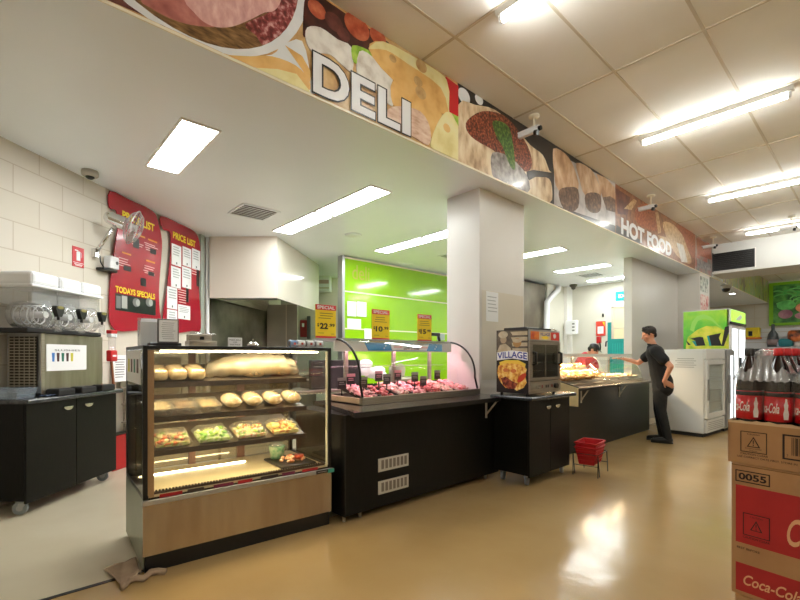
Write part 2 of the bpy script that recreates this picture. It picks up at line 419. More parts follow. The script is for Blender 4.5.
noodle = fm('print_noodle', [S_(150, 116, 84), S_(212, 186, 150), S_(236, 220, 192)], 8, sh=(.3, .62), st=(1, 1.6, .5))
mince = fm('print_mince', [S_(58, 22, 14), S_(118, 50, 30), S_(176, 98, 70)], 40, sh=(.36, .66))
herb = fm('print_herb', [S_(24, 52, 18), S_(60, 104, 34), S_(120, 150, 70)], 30)
darkp = fm('print_black', [S_(14, 12, 14), S_(34, 28, 28)], 10)
greyp = fm('print_grey_steel', [S_(96, 90, 90), S_(150, 144, 142), S_(196, 192, 192)], 12)
lilac = fm('print_grey_plate', [S_(146, 142, 144), S_(186, 182, 182), S_(208, 204, 204)], 5)
pastry = fm('print_pastry', [S_(150, 108, 74), S_(196, 158, 122), S_(224, 200, 172)], 5, sh=(.32, .66), st=(1, 2, .6))
filling = fm('print_filling', [S_(44, 30, 24), S_(94, 68, 54), S_(140, 108, 86)], 18)
brownp = fm('print_roast_brown', [S_(96, 52, 28), S_(140, 86, 52), S_(168, 112, 74)], 12)
roast = fm('print_roast_red', [S_(106, 44, 22), S_(156, 78, 44), S_(190, 118, 76)], 24)
chip = fm('print_chip', [S_(160, 120, 80), S_(204, 170, 124), S_(226, 200, 160)], 16)

def panel(label, x0, x1, base):
    XR[0], XR[1] = x0, x1-.002
    fr = BF; t = thing('food_banner', label, 'banner', fr, 'printed food banners along the bulkhead')
    m = MB(); m.box(x0, x1, -.004, .0, ZS+.016, ZC-.001, base); return t, m
def circ(c, r, n=48, a0=0): return [(c[0]+r*math.cos(2*PI*k/n), min(c[1]+r*math.sin(2*PI*k/n), ZC-.002)) for k in range(n)]
xa = -3.0; xb = BF.at(457.5, 120).x; xc = BF.at(552.5, 180).x; xd = BF.at(615, 200).x; xe = BF.at(695, 250).x; xf = 13.09
t, m = panel('long banner printed with ham, cheeses and grapes reading DELI', xa, xb, boardp)
L = [-.0045]
def pb(m, pts, mt, ox=0, oy=0, sc=1.0):
    L[0] -= .00025; m.prism(bp_(sm(pts) if len(pts) > 5 else pts, ox, oy, sc), L[0], -.003, mt)
def pbe(m, cx, cy, r, mt, ox=0, oy=0, sc=1.0, ry=None, a=0):
    q = BF.at(ox+cx/sc, oy+cy/sc); q2 = BF.at(ox+(cx+r)/sc, oy+cy/sc); rr = abs(q2.x-q.x); L[0] -= .00025
    pts = [(q.x+rr*math.cos(k*PI/12), min(ZC-.002, max(ZS+.016, q.z+rr*(ry or .8)*math.sin(k*PI/12)))) for k in range(24)]
    m.prism(pts, L[0], -.003, mt)
m.box(xa, -.2, -.0045, -.003, ZS+.016, ZC-.002, hamd)
pb(m, [(60, -20), (160, -20), (165, 30), (140, 14), (97, 0)], grapeB)
# ring + meats
OC = BF.at(258, -48, 0); q1 = BF.at(240, 56); 
import itertools
def fitc(P):
    A = [[0]*3 for _ in range(3)]; B = [0]*3
    for x, z in P:
        row = (x, z, 1); rhs = -(x*x+z*z)
        for i in range(3):
            B[i] += row[i]*rhs
            for j in range(3): A[i][j] += row[i]*row[j]
    Mx = Matrix(A); s = Mx.inverted() @ Vector(B); cx, cz = -s[0]/2, -s[1]/2
    return (cx, cz), math.sqrt(max(1e-6, cx*cx+cz*cz-s[2]))
rawp = lambda pts: [(BF.at(x, y).x, BF.at(x, y).z) for x, y in pts]
oc, orad = fitc(rawp([(122, 0), (160, 30), (200, 46), (240, 56.5), (270, 54), (295, 36), (308, 0)]))
ic, irad = fitc(rawp([(135, 0), (165, 25), (200, 40), (235, 48), (262, 46), (285, 30), (297, 0)]))
m.prism([(cx, max(cz, ZS+.018)) for cx, cz in circ(oc, orad)], -.0056, -.003, whitep)
m.prism([(cx, max(cz, ZS+.018)) for cx, cz in circ(ic, irad)], -.0062, -.003, woodp)
L[0] = -.0064
pb(m, [(140, 0), (150, 8), (166, 17), (185, 24), (205, 27), (215, 25), (200, 0), (200, -30), (135, -30)], hamd)
pb(m, [(245, 24), (256, 36), (262, 45), (270, 42), (284, 31), (293, 16), (297, 0), (297, -20), (270, -20), (272, 10)], salami)
pb(m, [(184, 0), (193, 12), (203, 22), (216, 27.5), (232, 27), (250, 20), (264, 13), (274, 11), (281, 0), (284, -25), (184, -25)], hamp)
# cheeses and letters
o = dict(ox=90, oy=0, sc=3.636)
pb(m, [(480, 200), (560, 208), (660, 200), (700, 165), (770, 150), (800, 280), (800, 352), (600, 250)], whitep, **o)
pb(m, [(485, 204), (580, 206), (660, 206), (745, 238), (795, 290), (795, 330), (740, 268), (620, 254), (560, 240)], cheeseA, **o)
pb(m, [(600, 250), (680, 252), (750, 270), (800, 335), (800, 352)], cheeseB, **o)
pb(m, [(708, 166), (770, 205), (800, 260), (800, 300), (760, 240)], cheeseA, **o)
o = dict(ox=300, oy=0, sc=3.75)
pb(m, [(25, -30), (100, -30), (100, 5), (330, 160), (300, 190), (200, 185), (130, 150), (60, 105), (20, 140), (10, 110)], grapebg, **o)
for cx, cy, r, mt in ((62, 38, 34, grapeA), (125, 85, 34, grapeB), (212, 102, 46, grapeA), (290, 140, 30, grapeA), (160, 130, 25, grapeB)): pbe(m, cx, cy, r, mt, **o)
pb(m, [(25, 105), (75, 105), (140, 150), (190, 178), (195, 270), (150, 240), (110, 205), (45, 195), (20, 150)], brie, **o)
pb(m, [(195, 172), (255, 190), (268, 215), (222, 208), (215, 240), (195, 225)], leafp, **o)
pb(m, [(220, 195), (270, 215), (345, 300), (345, 400), (285, 340), (215, 290)], brie, **o)
pb(m, [(345, 305), (430, 340), (530, 430), (500, 525), (480, 500), (400, 430), (345, 390)], cheeseA, **o)
pb(m, [(330, 410), (380, 400), (450, 420), (485, 480), (480, 545), (410, 505), (330, 460)], garlic, **o)
pb(m, [(255, 185), (310, 157), (450, 230), (540, 290), (558, 345), (556, 425), (535, 430), (345, 300)], cheeseA, **o)
pb(m, [(255, 185), (310, 157), (450, 230), (540, 290), (558, 345), (556, 425), (525, 330), (400, 240), (320, 190)], cheeseB, **o)
for cx, cy, r in ((440, 308, 16), (450, 350, 20), (345, 222, 13), (452, 250, 20)): pbe(m, cx, cy, r, boardp, **o)
pb(m, [(545, 290), (592, 325), (592, 460), (556, 415), (558, 345)], red, **o)
pb(m, [(555, 420), (592, 470), (592, 610), (500, 565), (490, 525), (520, 450)], cheeseB, **o)
pbe(m, 547, 482, 13, cheeseA, **o)
pb(m, [(565, 425), (592, 440), (592, 475)], leafp, **o)
m.done('panel', t)
m = MB()
a = BF.at(312, 92); b_ = BF.at(409.5, 135.5); zt = BF.at(312, 52).z
for ch, (lx0, lx1), (yt, ybt) in (('D', (312, 348), (52, 92)), ('E', (350.5, 374), (73, 107.5)), ('L', (377, 399), (86, 119)), ('I', (401, 409.5), (98.5, 130.5))):
    q0 = BF.at(lx0, ybt); q1 = BF.at(lx1, ybt); qt = BF.at(lx0, yt).z; zb0 = a.z; zt0 = zt
    m = MB(); m.text(ch, q0.x-.010, q1.x+.010, zb0-.012, zt0+.012, L[0]-.0010, black, off=.06)
    m.text(ch, q0.x, q1.x, zb0, zt0, L[0]-.0025, whitepl, off=.03); m.done('letter', t)

# noodles
L[0] = -.0045
t, m = panel('banner showing noodles topped with minced meat and herbs', xb, xc, darkp)
o = dict(ox=430, oy=70, sc=4)
for cx, cy, r in ((135, 105, 24), (195, 118, 16)): pbe(m, cx, cy, r, whitep, **o)
pb(m, [(112, 140), (180, 140), (260, 160), (340, 230), (400, 300), (450, 340), (475, 400), (480, 410), (385, 405), (395, 500), (260, 440), (112, 372)], noodle, **o)
pb(m, [(392, 440), (430, 428), (475, 435), (488, 480), (478, 530), (395, 500)], noodle, **o)
pb(m, [(150, 200), (210, 165), (290, 180), (350, 240), (400, 330), (400, 400), (350, 400), (300, 360), (250, 320), (180, 280), (145, 240)], mince, **o)
pb(m, [(250, 330), (320, 350), (385, 420), (390, 490), (270, 445), (245, 400)], greyp, **o)
pb(m, [(250, 205), (300, 215), (325, 260), (340, 390), (320, 385), (290, 310), (262, 260)], herb, **o)
pb(m, [(390, 408), (485, 415), (482, 430), (420, 428), (395, 442)], darkp, **o)
m.done('panel', t)
L[0] = -.0045
t, m = panel('banner showing a row of filled pastry rolls on a grey plate', xc, xd, darkp)
pb(m, [(496, 330), (720, 400), (900, 520), (900, 700), (496, 540)], lilac, **o)
pb(m, [(492, 315), (540, 335), (575, 390), (592, 480), (512, 480), (495, 400)], pastry, **o)
pb(m, [(515, 482), (560, 468), (592, 480), (592, 550), (555, 568), (525, 540)], filling, **o)
pb(m, [(585, 372), (640, 395), (672, 450), (682, 505), (620, 500), (598, 440)], pastry, **o)
pb(m, [(620, 500), (655, 490), (682, 505), (680, 562), (650, 572), (625, 550)], filling, **o)
pb(m, [(665, 415), (700, 430), (738, 470), (745, 520), (690, 510)], pastry, **o)
pb(m, [(690, 510), (720, 505), (742, 520), (740, 570), (705, 560)], filling, **o)
m.done('panel', t)
L[0] = -.0045
t, m = panel('banner of roast meats and chips reading HOT FOOD', xd, xe, brownp)
o = dict(ox=580, oy=150, sc=4)
pb(m, [(140, 150), (200, 190), (190, 260), (150, 255)], grapeB, **o)
pb(m, [(175, 235), (215, 195), (228, 205), (205, 240)], chip, **o)
pb(m, [(225, 235), (255, 215), (300, 245), (320, 300), (300, 325), (240, 300), (220, 265)], roast, **o)
pb(m, [(330, 290), (375, 300), (420, 360), (445, 440), (430, 455), (385, 420), (350, 360)], chip, **o)
pb(m, [(300, 250), (312, 250), (325, 330), (312, 335)], chip, **o)
pb(m, [(310, 340), (345, 350), (365, 400), (340, 400)], chip, **o)
pb(m, [(385, 370), (412, 380), (430, 450), (405, 448)], brie, **o)
pb(m, [(380, 300), (430, 315), (460, 345), (462, 430), (440, 420), (410, 340)], roast, **o)
pb(m, [(145, 300), (160, 310), (240, 360), (240, 375), (142, 335)], darkp, **o)
m.done('panel', t)
m = MB(); a = BF.at(620.5, 234); b_ = BF.at(671, 256); zt = BF.at(620.5, 217).z
m.text('HOT FOOD', a.x, b_.x, a.z, zt, L[0]-.003, whitepl, off=.05); m.done('lettering', t)
prodm = fm('print_reddish', [S_(90, 120, 110), S_(168, 150, 140), S_(186, 90, 74)], 3, sh=(.36, .64))
L[0] = -.0045
t, m = panel('small end banner of reddish food beside the white beam', xe+.04, xf, prodm)
o = dict(ox=580, oy=150, sc=4)
pb(m, [(465, 350), (525, 385), (525, 440), (470, 420)], roast, **o)
pb(m, [(465, 430), (525, 460), (525, 485), (468, 470)], greyp, **o)
m.done('panel', t)
L[0] = -.0045
prod = fm('print_produce', [S_(110, 60, 90), S_(190, 180, 60), S_(140, 160, 120), S_(200, 170, 150)], 3.2, sh=(.38, .62), st=(1, 1, .5))
t, m = panel('far banner of blurred produce beyond the white beam', 14.22, 20.95, prod)
m.done('panel', t)

# beam grille
t = thing('air_grille', 'dark rectangular air grille in the white beam', 'air vent', Frame((-2.89, 13.1, 0), 0))
m = MB(); A = G.ax; g0 = Frame((0, 13.1, 0), 0); a = g0.at(713.5, 252); b_ = g0.at(755, 261); c_ = g0.at(713.5, 261.5); d_ = g0.at(755, 246)
x0, x1, z0, z1 = a.x+2.89, b_.x+2.89, 3.43, 3.86
m.box(x0, x1, -.004, 0, z0, z1, black); m.done('backing', t)
m = MB(); 
for k in range(9): m.box(x0, x1, -.016, -.006, z0+.02+k*(z1-z0-.02)/9, z0+.032+k*(z1-z0-.02)/9, black)
m.box(x0-.02, x0, -.02, 0, z0-.02, z1+.02, black); m.box(x1, x1+.02, -.02, 0, z0-.02, z1+.02, white)
m.done('louvre', t)
# ================================================================== LEFT SIDE OF THE DELI
# dome camera on the soffit by the block wall
cp = G.az(90, 171, ZS)
fr = Frame((cp.x, cp.y, ZS), 0)
t = thing('dome_camera', 'small grey dome camera on the soffit above the block wall', 'security camera', fr)
m = MB(); m.lathe([(.0, 0), (.075, 0), (.08, -.02), (.075, -.05), (.06, -.062), (0, -.062)], (0, 0, 0), mat('grey_plastic', S_(176, 170, 158), .4), 24); m.done('housing', t)
m = MB(); m.sph((0, 0, -.06), (.042, .042, .03), black, 16); m.done('lens_dome', t)
# ceiling vent, diamond grilles
def vent(x, y, w, label):
    t = thing('ceiling_vent', label, 'air vent', Frame((x, y, ZS), 0), 'square vents in the deli ceiling')
    m = MB(); m.box(-w/2, w/2, -w/2, w/2, -.004, 0, black)
    m.done('backing', t)
    m = MB()
    for a in ((-w/2-.03, w/2+.03, -w/2-.03, -w/2), (-w/2-.03, w/2+.03, w/2, w/2+.03), (-w/2-.03, -w/2, -w/2, w/2), (w/2, w/2+.03, -w/2, w/2)): m.box(*a, -.014, 0, soffitm)
    m.done('frame', t)
    m = MB()
    n = 7
    for k in range(1, n): m.box(-w/2+w*k/n-.006, -w/2+w*k/n+.006, -w/2, w/2, -.014, -.006, soffitm)
    m.done('louvre', t)
vent(-5.74, 2.54, .46, 'square ceiling vent above the range hood')
vent(-5.6, 6.55, .45, 'square ceiling vent in front of the lime green wall')
vent(-4.75, 10.5, .45, 'square ceiling vent between the last two recessed lights')
fr = Frame((G.az(353, 235, ZS).x, G.az(353, 235, ZS).y, ZS), 0)
m = MB(); m.lathe([(0, -.012), (.12, -.012), (.14, -.004), (.14, 0), (0, 0)], (0, 0, 0), soffitm, 28)
tag(m.done('ceiling_speaker'), 'round flat speaker grille in the soffit left of the green wall', 'speaker', fr=fr)

# extinguisher sign
W0 = WF
def wq(px, py, y=0.0): return W0.at(px, py, y)
a = wq(72, 245.5); b = wq(83.5, 268.5)
t = thing('extinguisher_sign', 'small red fire extinguisher sign on the block wall', 'sign', W0)
m = MB(); m.box(a.x, b.x, -.006, -.001, b.z, a.z, red)
m.done('plate', t)
m = MB(); cx = (a.x+b.x)/2; w = b.x-a.x; h = a.z-b.z; z0 = b.z
m.box(cx-w*.16, cx+w*.16, -.008, -.006, z0+h*.32, z0+h*.72, paper); m.ell(cx, z0+h*.72, w*.16, h*.07, -.008, -.006, paper)
m.box(cx-w*.3, cx-w*.02, -.008, -.006, z0+h*.80, z0+h*.84, paper); m.tube([(cx+w*.1, -.007, z0+h*.8), (cx+w*.26, -.007, z0+h*.72), (cx+w*.28, -.007, z0+h*.5)], .002, paper)
m.box(a.x+.008, b.x-.008, -.008, -.006, z0+h*.2, z0+h*.22, paper); m.lines(a.x+.02, b.x-.02, z0+h*.05, z0+h*.16, 2, -.0075, paper)
m.done('pictogram', t)

# price boards
def board(label, outline, yb):
    t = thing('price_board', label, 'menu board', W0, 'red price boards on the deli wall')
    m = MB(); pts = [(wq(x, y, yb).x, wq(x, y, yb).z) for x, y in sm(outline)]
    m.prism(pts, yb, yb+.012, redboard); m.done('board', t); return t
yb = -.03
o1 = [(110, 191), (130, 200), (152, 210.5), (158, 221), (162, 241), (161, 262), (159, 290), (160, 312), (162, 326), (155, 328), (122, 331.5), (112, 326), (109.5, 315), (110, 290), (113, 262), (117, 235), (118, 222), (116, 210), (110, 208)]
o2 = [(161, 216), (178, 223), (195, 232), (200, 245), (200.5, 262), (199, 290), (201, 328), (192, 331), (163, 333), (163, 318), (167, 290), (170, 262), (171, 245), (170, 232), (163, 229)]
t = board('larger left red price list board with TODAYS SPECIALS photo strip', o1, yb)
def rect(m, x0, yt, ybm, x1, th, mt):
    a = wq(x0, ybm, yb); b = wq(x0, yt, yb); c = wq(x1, ybm, yb); m.box(a.x, c.x, yb-th, yb, a.z, b.z, mt)
    return Vector((a.x, 0, a.z)), Vector((c.x, 0, b.z))
def wtext(m, s, xl, yl, xr, ht, mt, y=-.033, off=0.0, dy=0):
    """text on the board: left pixel column, baseline pixel row there, right pixel column, height in pixels"""
    a = wq(xl, yl, y); b = wq(xr, yl, y); tz = wq(xl, yl-ht, y).z
    m.text(s, a.x, b.x, a.z, tz, y, mt, off=off)
m = MB()
wtext(m, 'PRICE LIST', 122.3, 218.5, 154.5, 8.5, yellow, off=.035)
wtext(m, "TODAYS SPECIALS", 115.5, 292, 155, 6.5, yellow, off=.035)
m.done('heading', t)
m = MB(); gold = mat('gold_print', S_(226, 150, 40), .5); pk = mat('pale_print', S_(236, 190, 190), .6)
for (x, y, c) in ((137, 235, gold), (149, 240, gold), (123, 253, gold), (147, 261, gold)):
    rect(m, x-1, y-1.6, y, x+8, .002, c)
for (x, y, n) in ((145, 241, 4), (118, 256, 4), (144, 264, 4), (132, 240, 2)):
    for k in range(n):
        rect(m, x+random.uniform(-1, 1), y+k*2.3+.9, y+k*2.3+1.7, x+11+random.uniform(-2, 2), .002, pk)
m.done('small_print', t)
for (x0, y0, x1, y1) in ((133, 237, 139, 247), (150, 248, 156, 253), (123.5, 265, 131, 270), (148, 271, 154, 275), (140.5, 277.5, 146, 285.5)):
    m = MB(); rect(m, x0, y0, y1, x1, .003, black); m.done('price_flap', t)
m = MB()
rect(m, 115.3, 293, 310, 155.5, .003, mat('photo_dark', S_(26, 44, 34), .3, c2=S_(14, 18, 16), scale=9))
for cx, rr in ((136, 4.5), (149, 4.5)):
    c = wq(cx, 302.5, yb); r_ = wq(cx+rr, 302.5, yb).x-c.x
    m.ell(c.x, c.z, r_*.75, .055, yb-.004, yb, mat('photo_grey', S_(120, 122, 120), .4)); m.ell(c.x+.03, c.z, r_*.45, .045, yb-.005, yb, mat('photo_pale', S_(176, 178, 172), .4))
for x0, x1, mt in ((116, 120.5, 'photo_grey'), (121.5, 127, 'photo_pale')):
    rect(m, x0, 295.5, 308, x1, .004, MATS[mt])
m.done('photo_strip', t)
t = board('smaller right red price list board covered with white sheets', o2, yb)
m = MB(); wtext(m, 'PRICE LIST', 173, 238, 195.5, 7, yellow, off=.035); m.done('heading', t)
for (x0, y0, x1, y1) in ((171.5, 243, 181, 264), (182.5, 246, 191, 265), (192, 248, 200, 268), (171, 265.5, 180.5, 286.5), (182, 266, 191, 287), (167, 286, 177, 308), (167, 309, 177, 330), (178, 304, 190, 318.5)):
    m = MB(); a, b = rect(m, x0, y0, y1, x1, .004, paper)
    m.lines(a.x+.02, b.x-.02, a.z+(b.z-a.z)*.45, b.z-.02, 4, yb-.0046, mat('faint_ink', S_(176, 178, 182), .7)); m.box((a.x+b.x)/2-.01, (a.x+b.x)/2+.015, yb-.0046, yb-.004, a.z+.02, a.z+.05, inkm); m.done('price_sheet', t)
m = MB()
for (x, y, n) in ((178, 288, 6), (191, 267, 3)):
    for k in range(n):
        rect(m, x+random.uniform(0, 1), y+k*2.5+.8, y+k*2.5+1.6, x+8, .002, pk)
for (x0, y0, x1, y1) in ((186, 288, 188.5, 302), (196.5, 269, 199, 286)):
    rect(m, x0, y0, y1, x1, .003, black)
m.done('small_print', t)

# chrome wall fan
t = thing('wall_fan', 'chrome wall fan with a wire cage in front of the price board', 'fan', W0)
b0 = wq(95.5, 253, -.03)
def wp(px, py, y): q = W0.at(px, py, y); return (q.x, q.y, q.z)
m = MB(); m.rbox(b0.x-.03, b0.x+.03, -.05, 0, b0.z-.05, b0.z+.05, chrome, .008); m.done('wall_bracket', t)
m = MB(); m.tube([wp(97, 251, -.05), wp(103, 242, -.14), wp(113, 228, -.24)], [.022, .018, .022], chrome, 10); m.done('arm', t)
A_, B_ = Vector(wp(110.5, 218, -.22)), Vector(wp(125, 224, -.34))
m = MB(); m.cyl(A_, B_, .072, chrome, 24); m.sph(A_, (.07, .07, .07), chrome, 16); m.done('motor', t)
d = (B_-A_).normalized(); c0 = B_+d*.09
u = Vector((0, 0, 1)); u = (u-d*u.dot(d)).normalized(); v_ = d.cross(u)
wire = mat('cage_wire', S_(200, 196, 196), .3, .8); RR = .195
def ring(r, off, n=28): return [c0+d*off+(u*math.cos(2*PI*k/n)+v_*math.sin(2*PI*k/n))*r for k in range(n)]
m = MB()
m.tube(ring(RR, 0), .006, wire, 6, True)
for r, off in ((.15, .05), (.15, -.05), (.08, .075), (.08, -.075)): m.tube(ring(r, off), .002, wire, 4, True)
for k in range(28):
    a = 2*PI*k/28; e = u*math.cos(a)+v_*math.sin(a)
    for s in (1, -1): m.tube([c0+d*.08*s+e*.03, c0+d*.075*s+e*.08, c0+d*.05*s+e*.15, c0+e*RR], .0016, wire, 4)
m.done('cage', t)
m = MB(); m.cyl(c0-d*.05, c0+d*.03, .035, wire, 14)
bl = mat('fan_blade', S_(150, 130, 128), .3, .2)
for k in range(4):
    a = k*PI/2+.4; e = u*math.cos(a)+v_*math.sin(a); f = d.cross(e)
    m.faces([c0+e*.03-f*.02-d*.01, c0+e*.16-f*.07-d*.02, c0+e*.17+f*.03+d*.02, c0+e*.03+f*.02+d*.01], [(0, 1, 2, 3)], bl)
m.done('blade', t)
m = MB(); m.tube([wp(100, 256, -.03), wp(100.5, 262, -.06), wp(104, 268, -.05), wp(112, 270, -.04)], .006, black, 6); m.done('cable', t)
fr = W0
t = thing('wall_sensor', 'small white box on a black bracket below the wall fan', 'box', W0)
a = wq(105, 268, -.05); b = wq(114, 258, -.05)
m = MB(); m.rbox(a.x, b.x, -.12, -.03, a.z, b.z, whitepl, .012); m.cyl(((a.x+b.x)/2+.03, -.12, (a.z+b.z)/2), ((a.x+b.x)/2+.03, -.125, (a.z+b.z)/2), .02, black, 14); m.done('case', t)
m = MB(); m.rbox(a.x-.08, b.x, -.10, 0, a.z-.035, a.z-.004, black, .01); m.done('bracket', t)

# conduits in the corner next to the range hood
a = wq(201, 240, -.03); b = wq(205.5, 240, -.03)
m = MB(); m.box(a.x, a.x+.10, -.03, .012, 0, ZS, mat('pipe_grey', S_(170, 176, 166), .4)); m.cyl((b.x+.06, -.03, 0), (b.x+.06, -.03, ZS), .03, whitepl, 12); m.done('trim_4'); o = COL.objects['trim_4']; struct(o, W0)

# range hood (camera-aligned kitchen corner)
hp = KF.az(207, 235, ZS); hq = KF.az(277, 236.5, ZS); hr = KF.az(319, 265, ZS)
zb = KF.at(277, 298, hq.y).z
t = thing('range_hood', 'large cream painted range hood with stainless inside over the kitchen', 'range hood', KF)
hx0, hx1, hy0 = hp.x, hq.x, hq.y; hy1 = hr.y; hxr = hr.x
hw = mat('hood_cream', S_(226, 217, 204), .3, c2=S_(220, 211, 197), scale=.8, coat=.3); hws = mat('hood_gloss', S_(228, 222, 206), .12, coat=.4)
m = MB()
m.prismz([(hx0, hy0), (hx1, hy0), (hx1, hy0+.03), (hx0, hy0+.03)], zb, ZS, hw)
m.done('front_panel', t)
m = MB(); m.prismz([(hx1, hy0+.03), (hxr, hy1), (hxr-.03, hy1), (hx1-.03, hy0+.03)], zb, ZS, hws); m.done('side_panel', t)
m = MB(); m.faces([(hx0, hy0+.03, zb+.01), (hx1-.03, hy0+.03, zb+.01), (hxr-.03, hy1, zb+.01), (hx0+.25, hy1, zb+.01), (hx0+.2, hy0+.5, zb+.45), (hx1-.5, hy0+.5, zb+.45), (hxr-.5, hy1, zb+.45), (hx0+.35, hy1, zb+.45)], [(0, 1, 5, 4), (1, 2, 6, 5), (4, 5, 6, 7), (0, 4, 7, 3)], steel)
m.done('inner_canopy', t)
m = MB(); m.box(hx0, hxr-.4, hy0+.45, hy0+.48, zb+.03, zb+.07, alu); m.done('gutter', t)
# stainless splash walls of the kitchen, partly behind the hood
m = MB()
kx0 = KF.at(267, 320, 9.6).x; kx1 = KF.at(297, 320, 9.6).x
m.box(kx0, kx1, 9.6, 9.72, 0, 2.45, mat('stainless_wall', S_(178, 172, 160), .38, .55, c2=S_(160, 154, 142), scale=1.4)); m.box(kx0+.42*(kx1-kx0)*1.5, kx0+.42*(kx1-kx0)*1.5+.015, 9.585, 9.6, 0, 2.45, gridm)
struct(m.done('wall_splash'), KF)
m = MB(); s0 = wq(210, 300).x; s1 = wq(268, 300).x; m.box(s0, s1, -.02, .01, 0, 2.5, mat('stainless_dark', S_(150, 146, 132), .3, .8, c2=S_(96, 92, 82), scale=1.6)); struct(m.done('wall_splash'), W0)
# bench inside kitchen with dark cooking range
t = thing('cooking_range', 'low dark stainless cooking bench under the range hood', 'stove', KF)
m = MB(); m.rbox(-2.75, -1.75, 7.5, 9.2, .12, .98, mat('range_dark', S_(60, 58, 54), .4, .5), .01); m.done('body', t)
m = MB(); m.rbox(-2.78, -1.72, 7.46, 9.2, .98, 1.03, steel, .006); m.done('worktop', t)
for x in (-2.68, -1.82):
    for y in (7.6, 9.1): m = MB(); m.cyl((x, y, 0), (x, y, .12), .025, steel, 10); m.done('leg', t)
# far end of kitchen: air conditioner, red cabinet, papers
c = KF.at(317.5, 275, 10.7); d_ = KF.at(330, 291, 10.7)
t = thing('air_conditioner', 'white wall air conditioner beyond the range hood', 'air conditioner', KF)
m = MB(); m.rbox(c.x, d_.x, 10.7, 10.99, d_.z, c.z, whitepl, .02); m.done('case', t)
m = MB(); m.box(c.x+.03, d_.x-.03, 10.695, 10.7, d_.z+.18, c.z-.12, mat('pink_grey', S_(190, 160, 156), .5)); m.box(c.x+.02, d_.x-.02, 10.69, 10.7, d_.z+.06, d_.z+.09, gridm); m.done('grille', t)
t = thing('red_wall_cabinet', 'narrow red and dark wall unit beyond the splash wall', 'cabinet', KF)
c = KF.at(300, 316, 10.9); d_ = KF.at(309, 337, 10.9)
m = MB(); m.rbox(c.x, d_.x-.05, 10.9, 10.99, d_.z, c.z-.1, mat('dull_red', S_(150, 40, 44), .5), .01); m.box(c.x+.05, d_.x-.12, 10.895, 10.9, d_.z+.25, c.z-.18, paper); m.done('case', t)
m = MB(); m.rbox(d_.x-.05, d_.x+.03, 10.88, 10.99, d_.z-.05, c.z, mat('grey_dark', S_(84, 84, 84), .5), .01); m.done('side_column', t)

# ---------------- black cabinet with castors and the slush machine
CF = Frame(cam2w(-3.1, 3.645), CAMROT+R(89))
def castor(fr, x, y, par, ang=0, r=.054):
    m = MB(); c, s = math.cos(ang), math.sin(ang)
    m.rbox(x-.04, x+.04, y-.04, y+.04, .112, .122, alu, .002); m.cyl((x, y, .09), (x, y, .113), .018, alu, 10)
    for k in (-1, 1):
        ox, oy = -s*.022*k, c*.022*k
        m.faces([(x+ox-c*.03, y+oy-s*.03, .1), (x+ox+c*.03, y+oy+s*.03, .1), (x+ox+c*.045, y+oy+s*.045, .045), (x+ox+c*.015, y+oy+s*.015, .04)], [(0, 1, 2, 3)], alu)
    m.done('castor_bracket', par)
    m = MB(); cx, cy = x+c*.025, y+s*.025
    m.cyl((cx-(-s)*.014, cy-c*.014, r+.002), (cx+(-s)*.014, cy+c*.014, r+.002), r, mat('wheel_grey', S_(140, 150, 154), .5), 20)
    m.cyl((cx-(-s)*.017, cy-c*.017, r+.002), (cx+(-s)*.017, cy+c*.017, r+.002), r*.45, alu, 14)
    m.done('wheel', par)
def handle(par, x, y, z, w=.11):
    m = MB()
    prof = []
    for k in range(9):
        a = PI*k/8; prof.append((x-w/2+w*(1-math.cos(a))/2, z-.030*math.sin(a)))
    m.prism(prof+[(x+w/2, z+.004), (x-w/2, z+.004)], y-.022, y-.002, chrome); m.done('handle', par, bevel=.003)
CW = 1.135
t = thing('drinks_cabinet', 'black wheeled cabinet carrying the slush machine at the left edge', 'cabinet', CF)
m = MB(); m.box(0, CW, .02, .37, .122, .93, blackwood); m.done('body', t)
for i, (a, b) in enumerate(((.003, .556), (.562, CW-.003))):
    m = MB(); m.rbox(a, b, 0, .02, .10, .925, blackwood, .002, 1); d_ = m.done('door', t)
    handle(d_, (.44 if i == 0 else .70), 0, .86)
m = MB(); m.rbox(-.04, CW+.05, -.05, .385, .93, .972, blacktop, .012); m.done('worktop', t)
for x, y in ((.05, .06), (CW-.09, .06), (.05, .31), (CW-.09, .31)): castor(CF, x, y, t, R(105))

SF = sub(CF, .245, .08, .972)
t = thing('slush_machine', 'stainless slush machine with three clear bowls and white hoppers', 'drinks machine', SF)
SWd = .79
darksteel = mat('dull_steel', S_(168, 162, 148), .32, .85, c2=S_(140, 134, 120), scale=2, stretch=(4, 1, .6))
m = MB(); m.rbox(0, SWd, 0, .30, .03, .56, darksteel, .006); m.box(.0, .006, -.002, .302, .03, .56, alu); m.box(-.002, .03, -.008, 0, .02, .56, steel)
m.done('body', t)
m = MB(); m.box(-.012, -.002, .03, .28, .08, .53, mat('grille_dark', S_(52, 46, 38), .5, .4))
for k in range(17): m.box(-.018, -.012, .03, .28, .09+k*.026, .098+k*.026, darksteel)
for k in range(6): m.box(-.020, -.018, .04+k*.045, .046+k*.045, .08, .53, darksteel)
m.done('side_grille', t)
m = MB(); m.rbox(-.17, SWd-.06, -.03, .31, .56, .60, blackrub, .01); m.done('top_plate', t)
c1 = SF.at(46.5, 344, -.006); c2 = SF.at(86.5, 369.5, -.006)
m = MB(); m.box(c1.x, c2.x, -.006, -.001, c2.z, c1.z, paper)
for k, cc in enumerate(((60, 120, 190), (70, 30, 36), (20, 110, 90), (70, 40, 44), (214, 206, 70))):
    x = c1.x+.075+k*.062*.9; mt = mat('drink_%d' % k, S_(*cc), .5)
    m.prism([(x-.016, c2.z+.165), (x+.016, c2.z+.165), (x+.011, c2.z+.085), (x-.011, c2.z+.085)], -.008, -.006, mt)
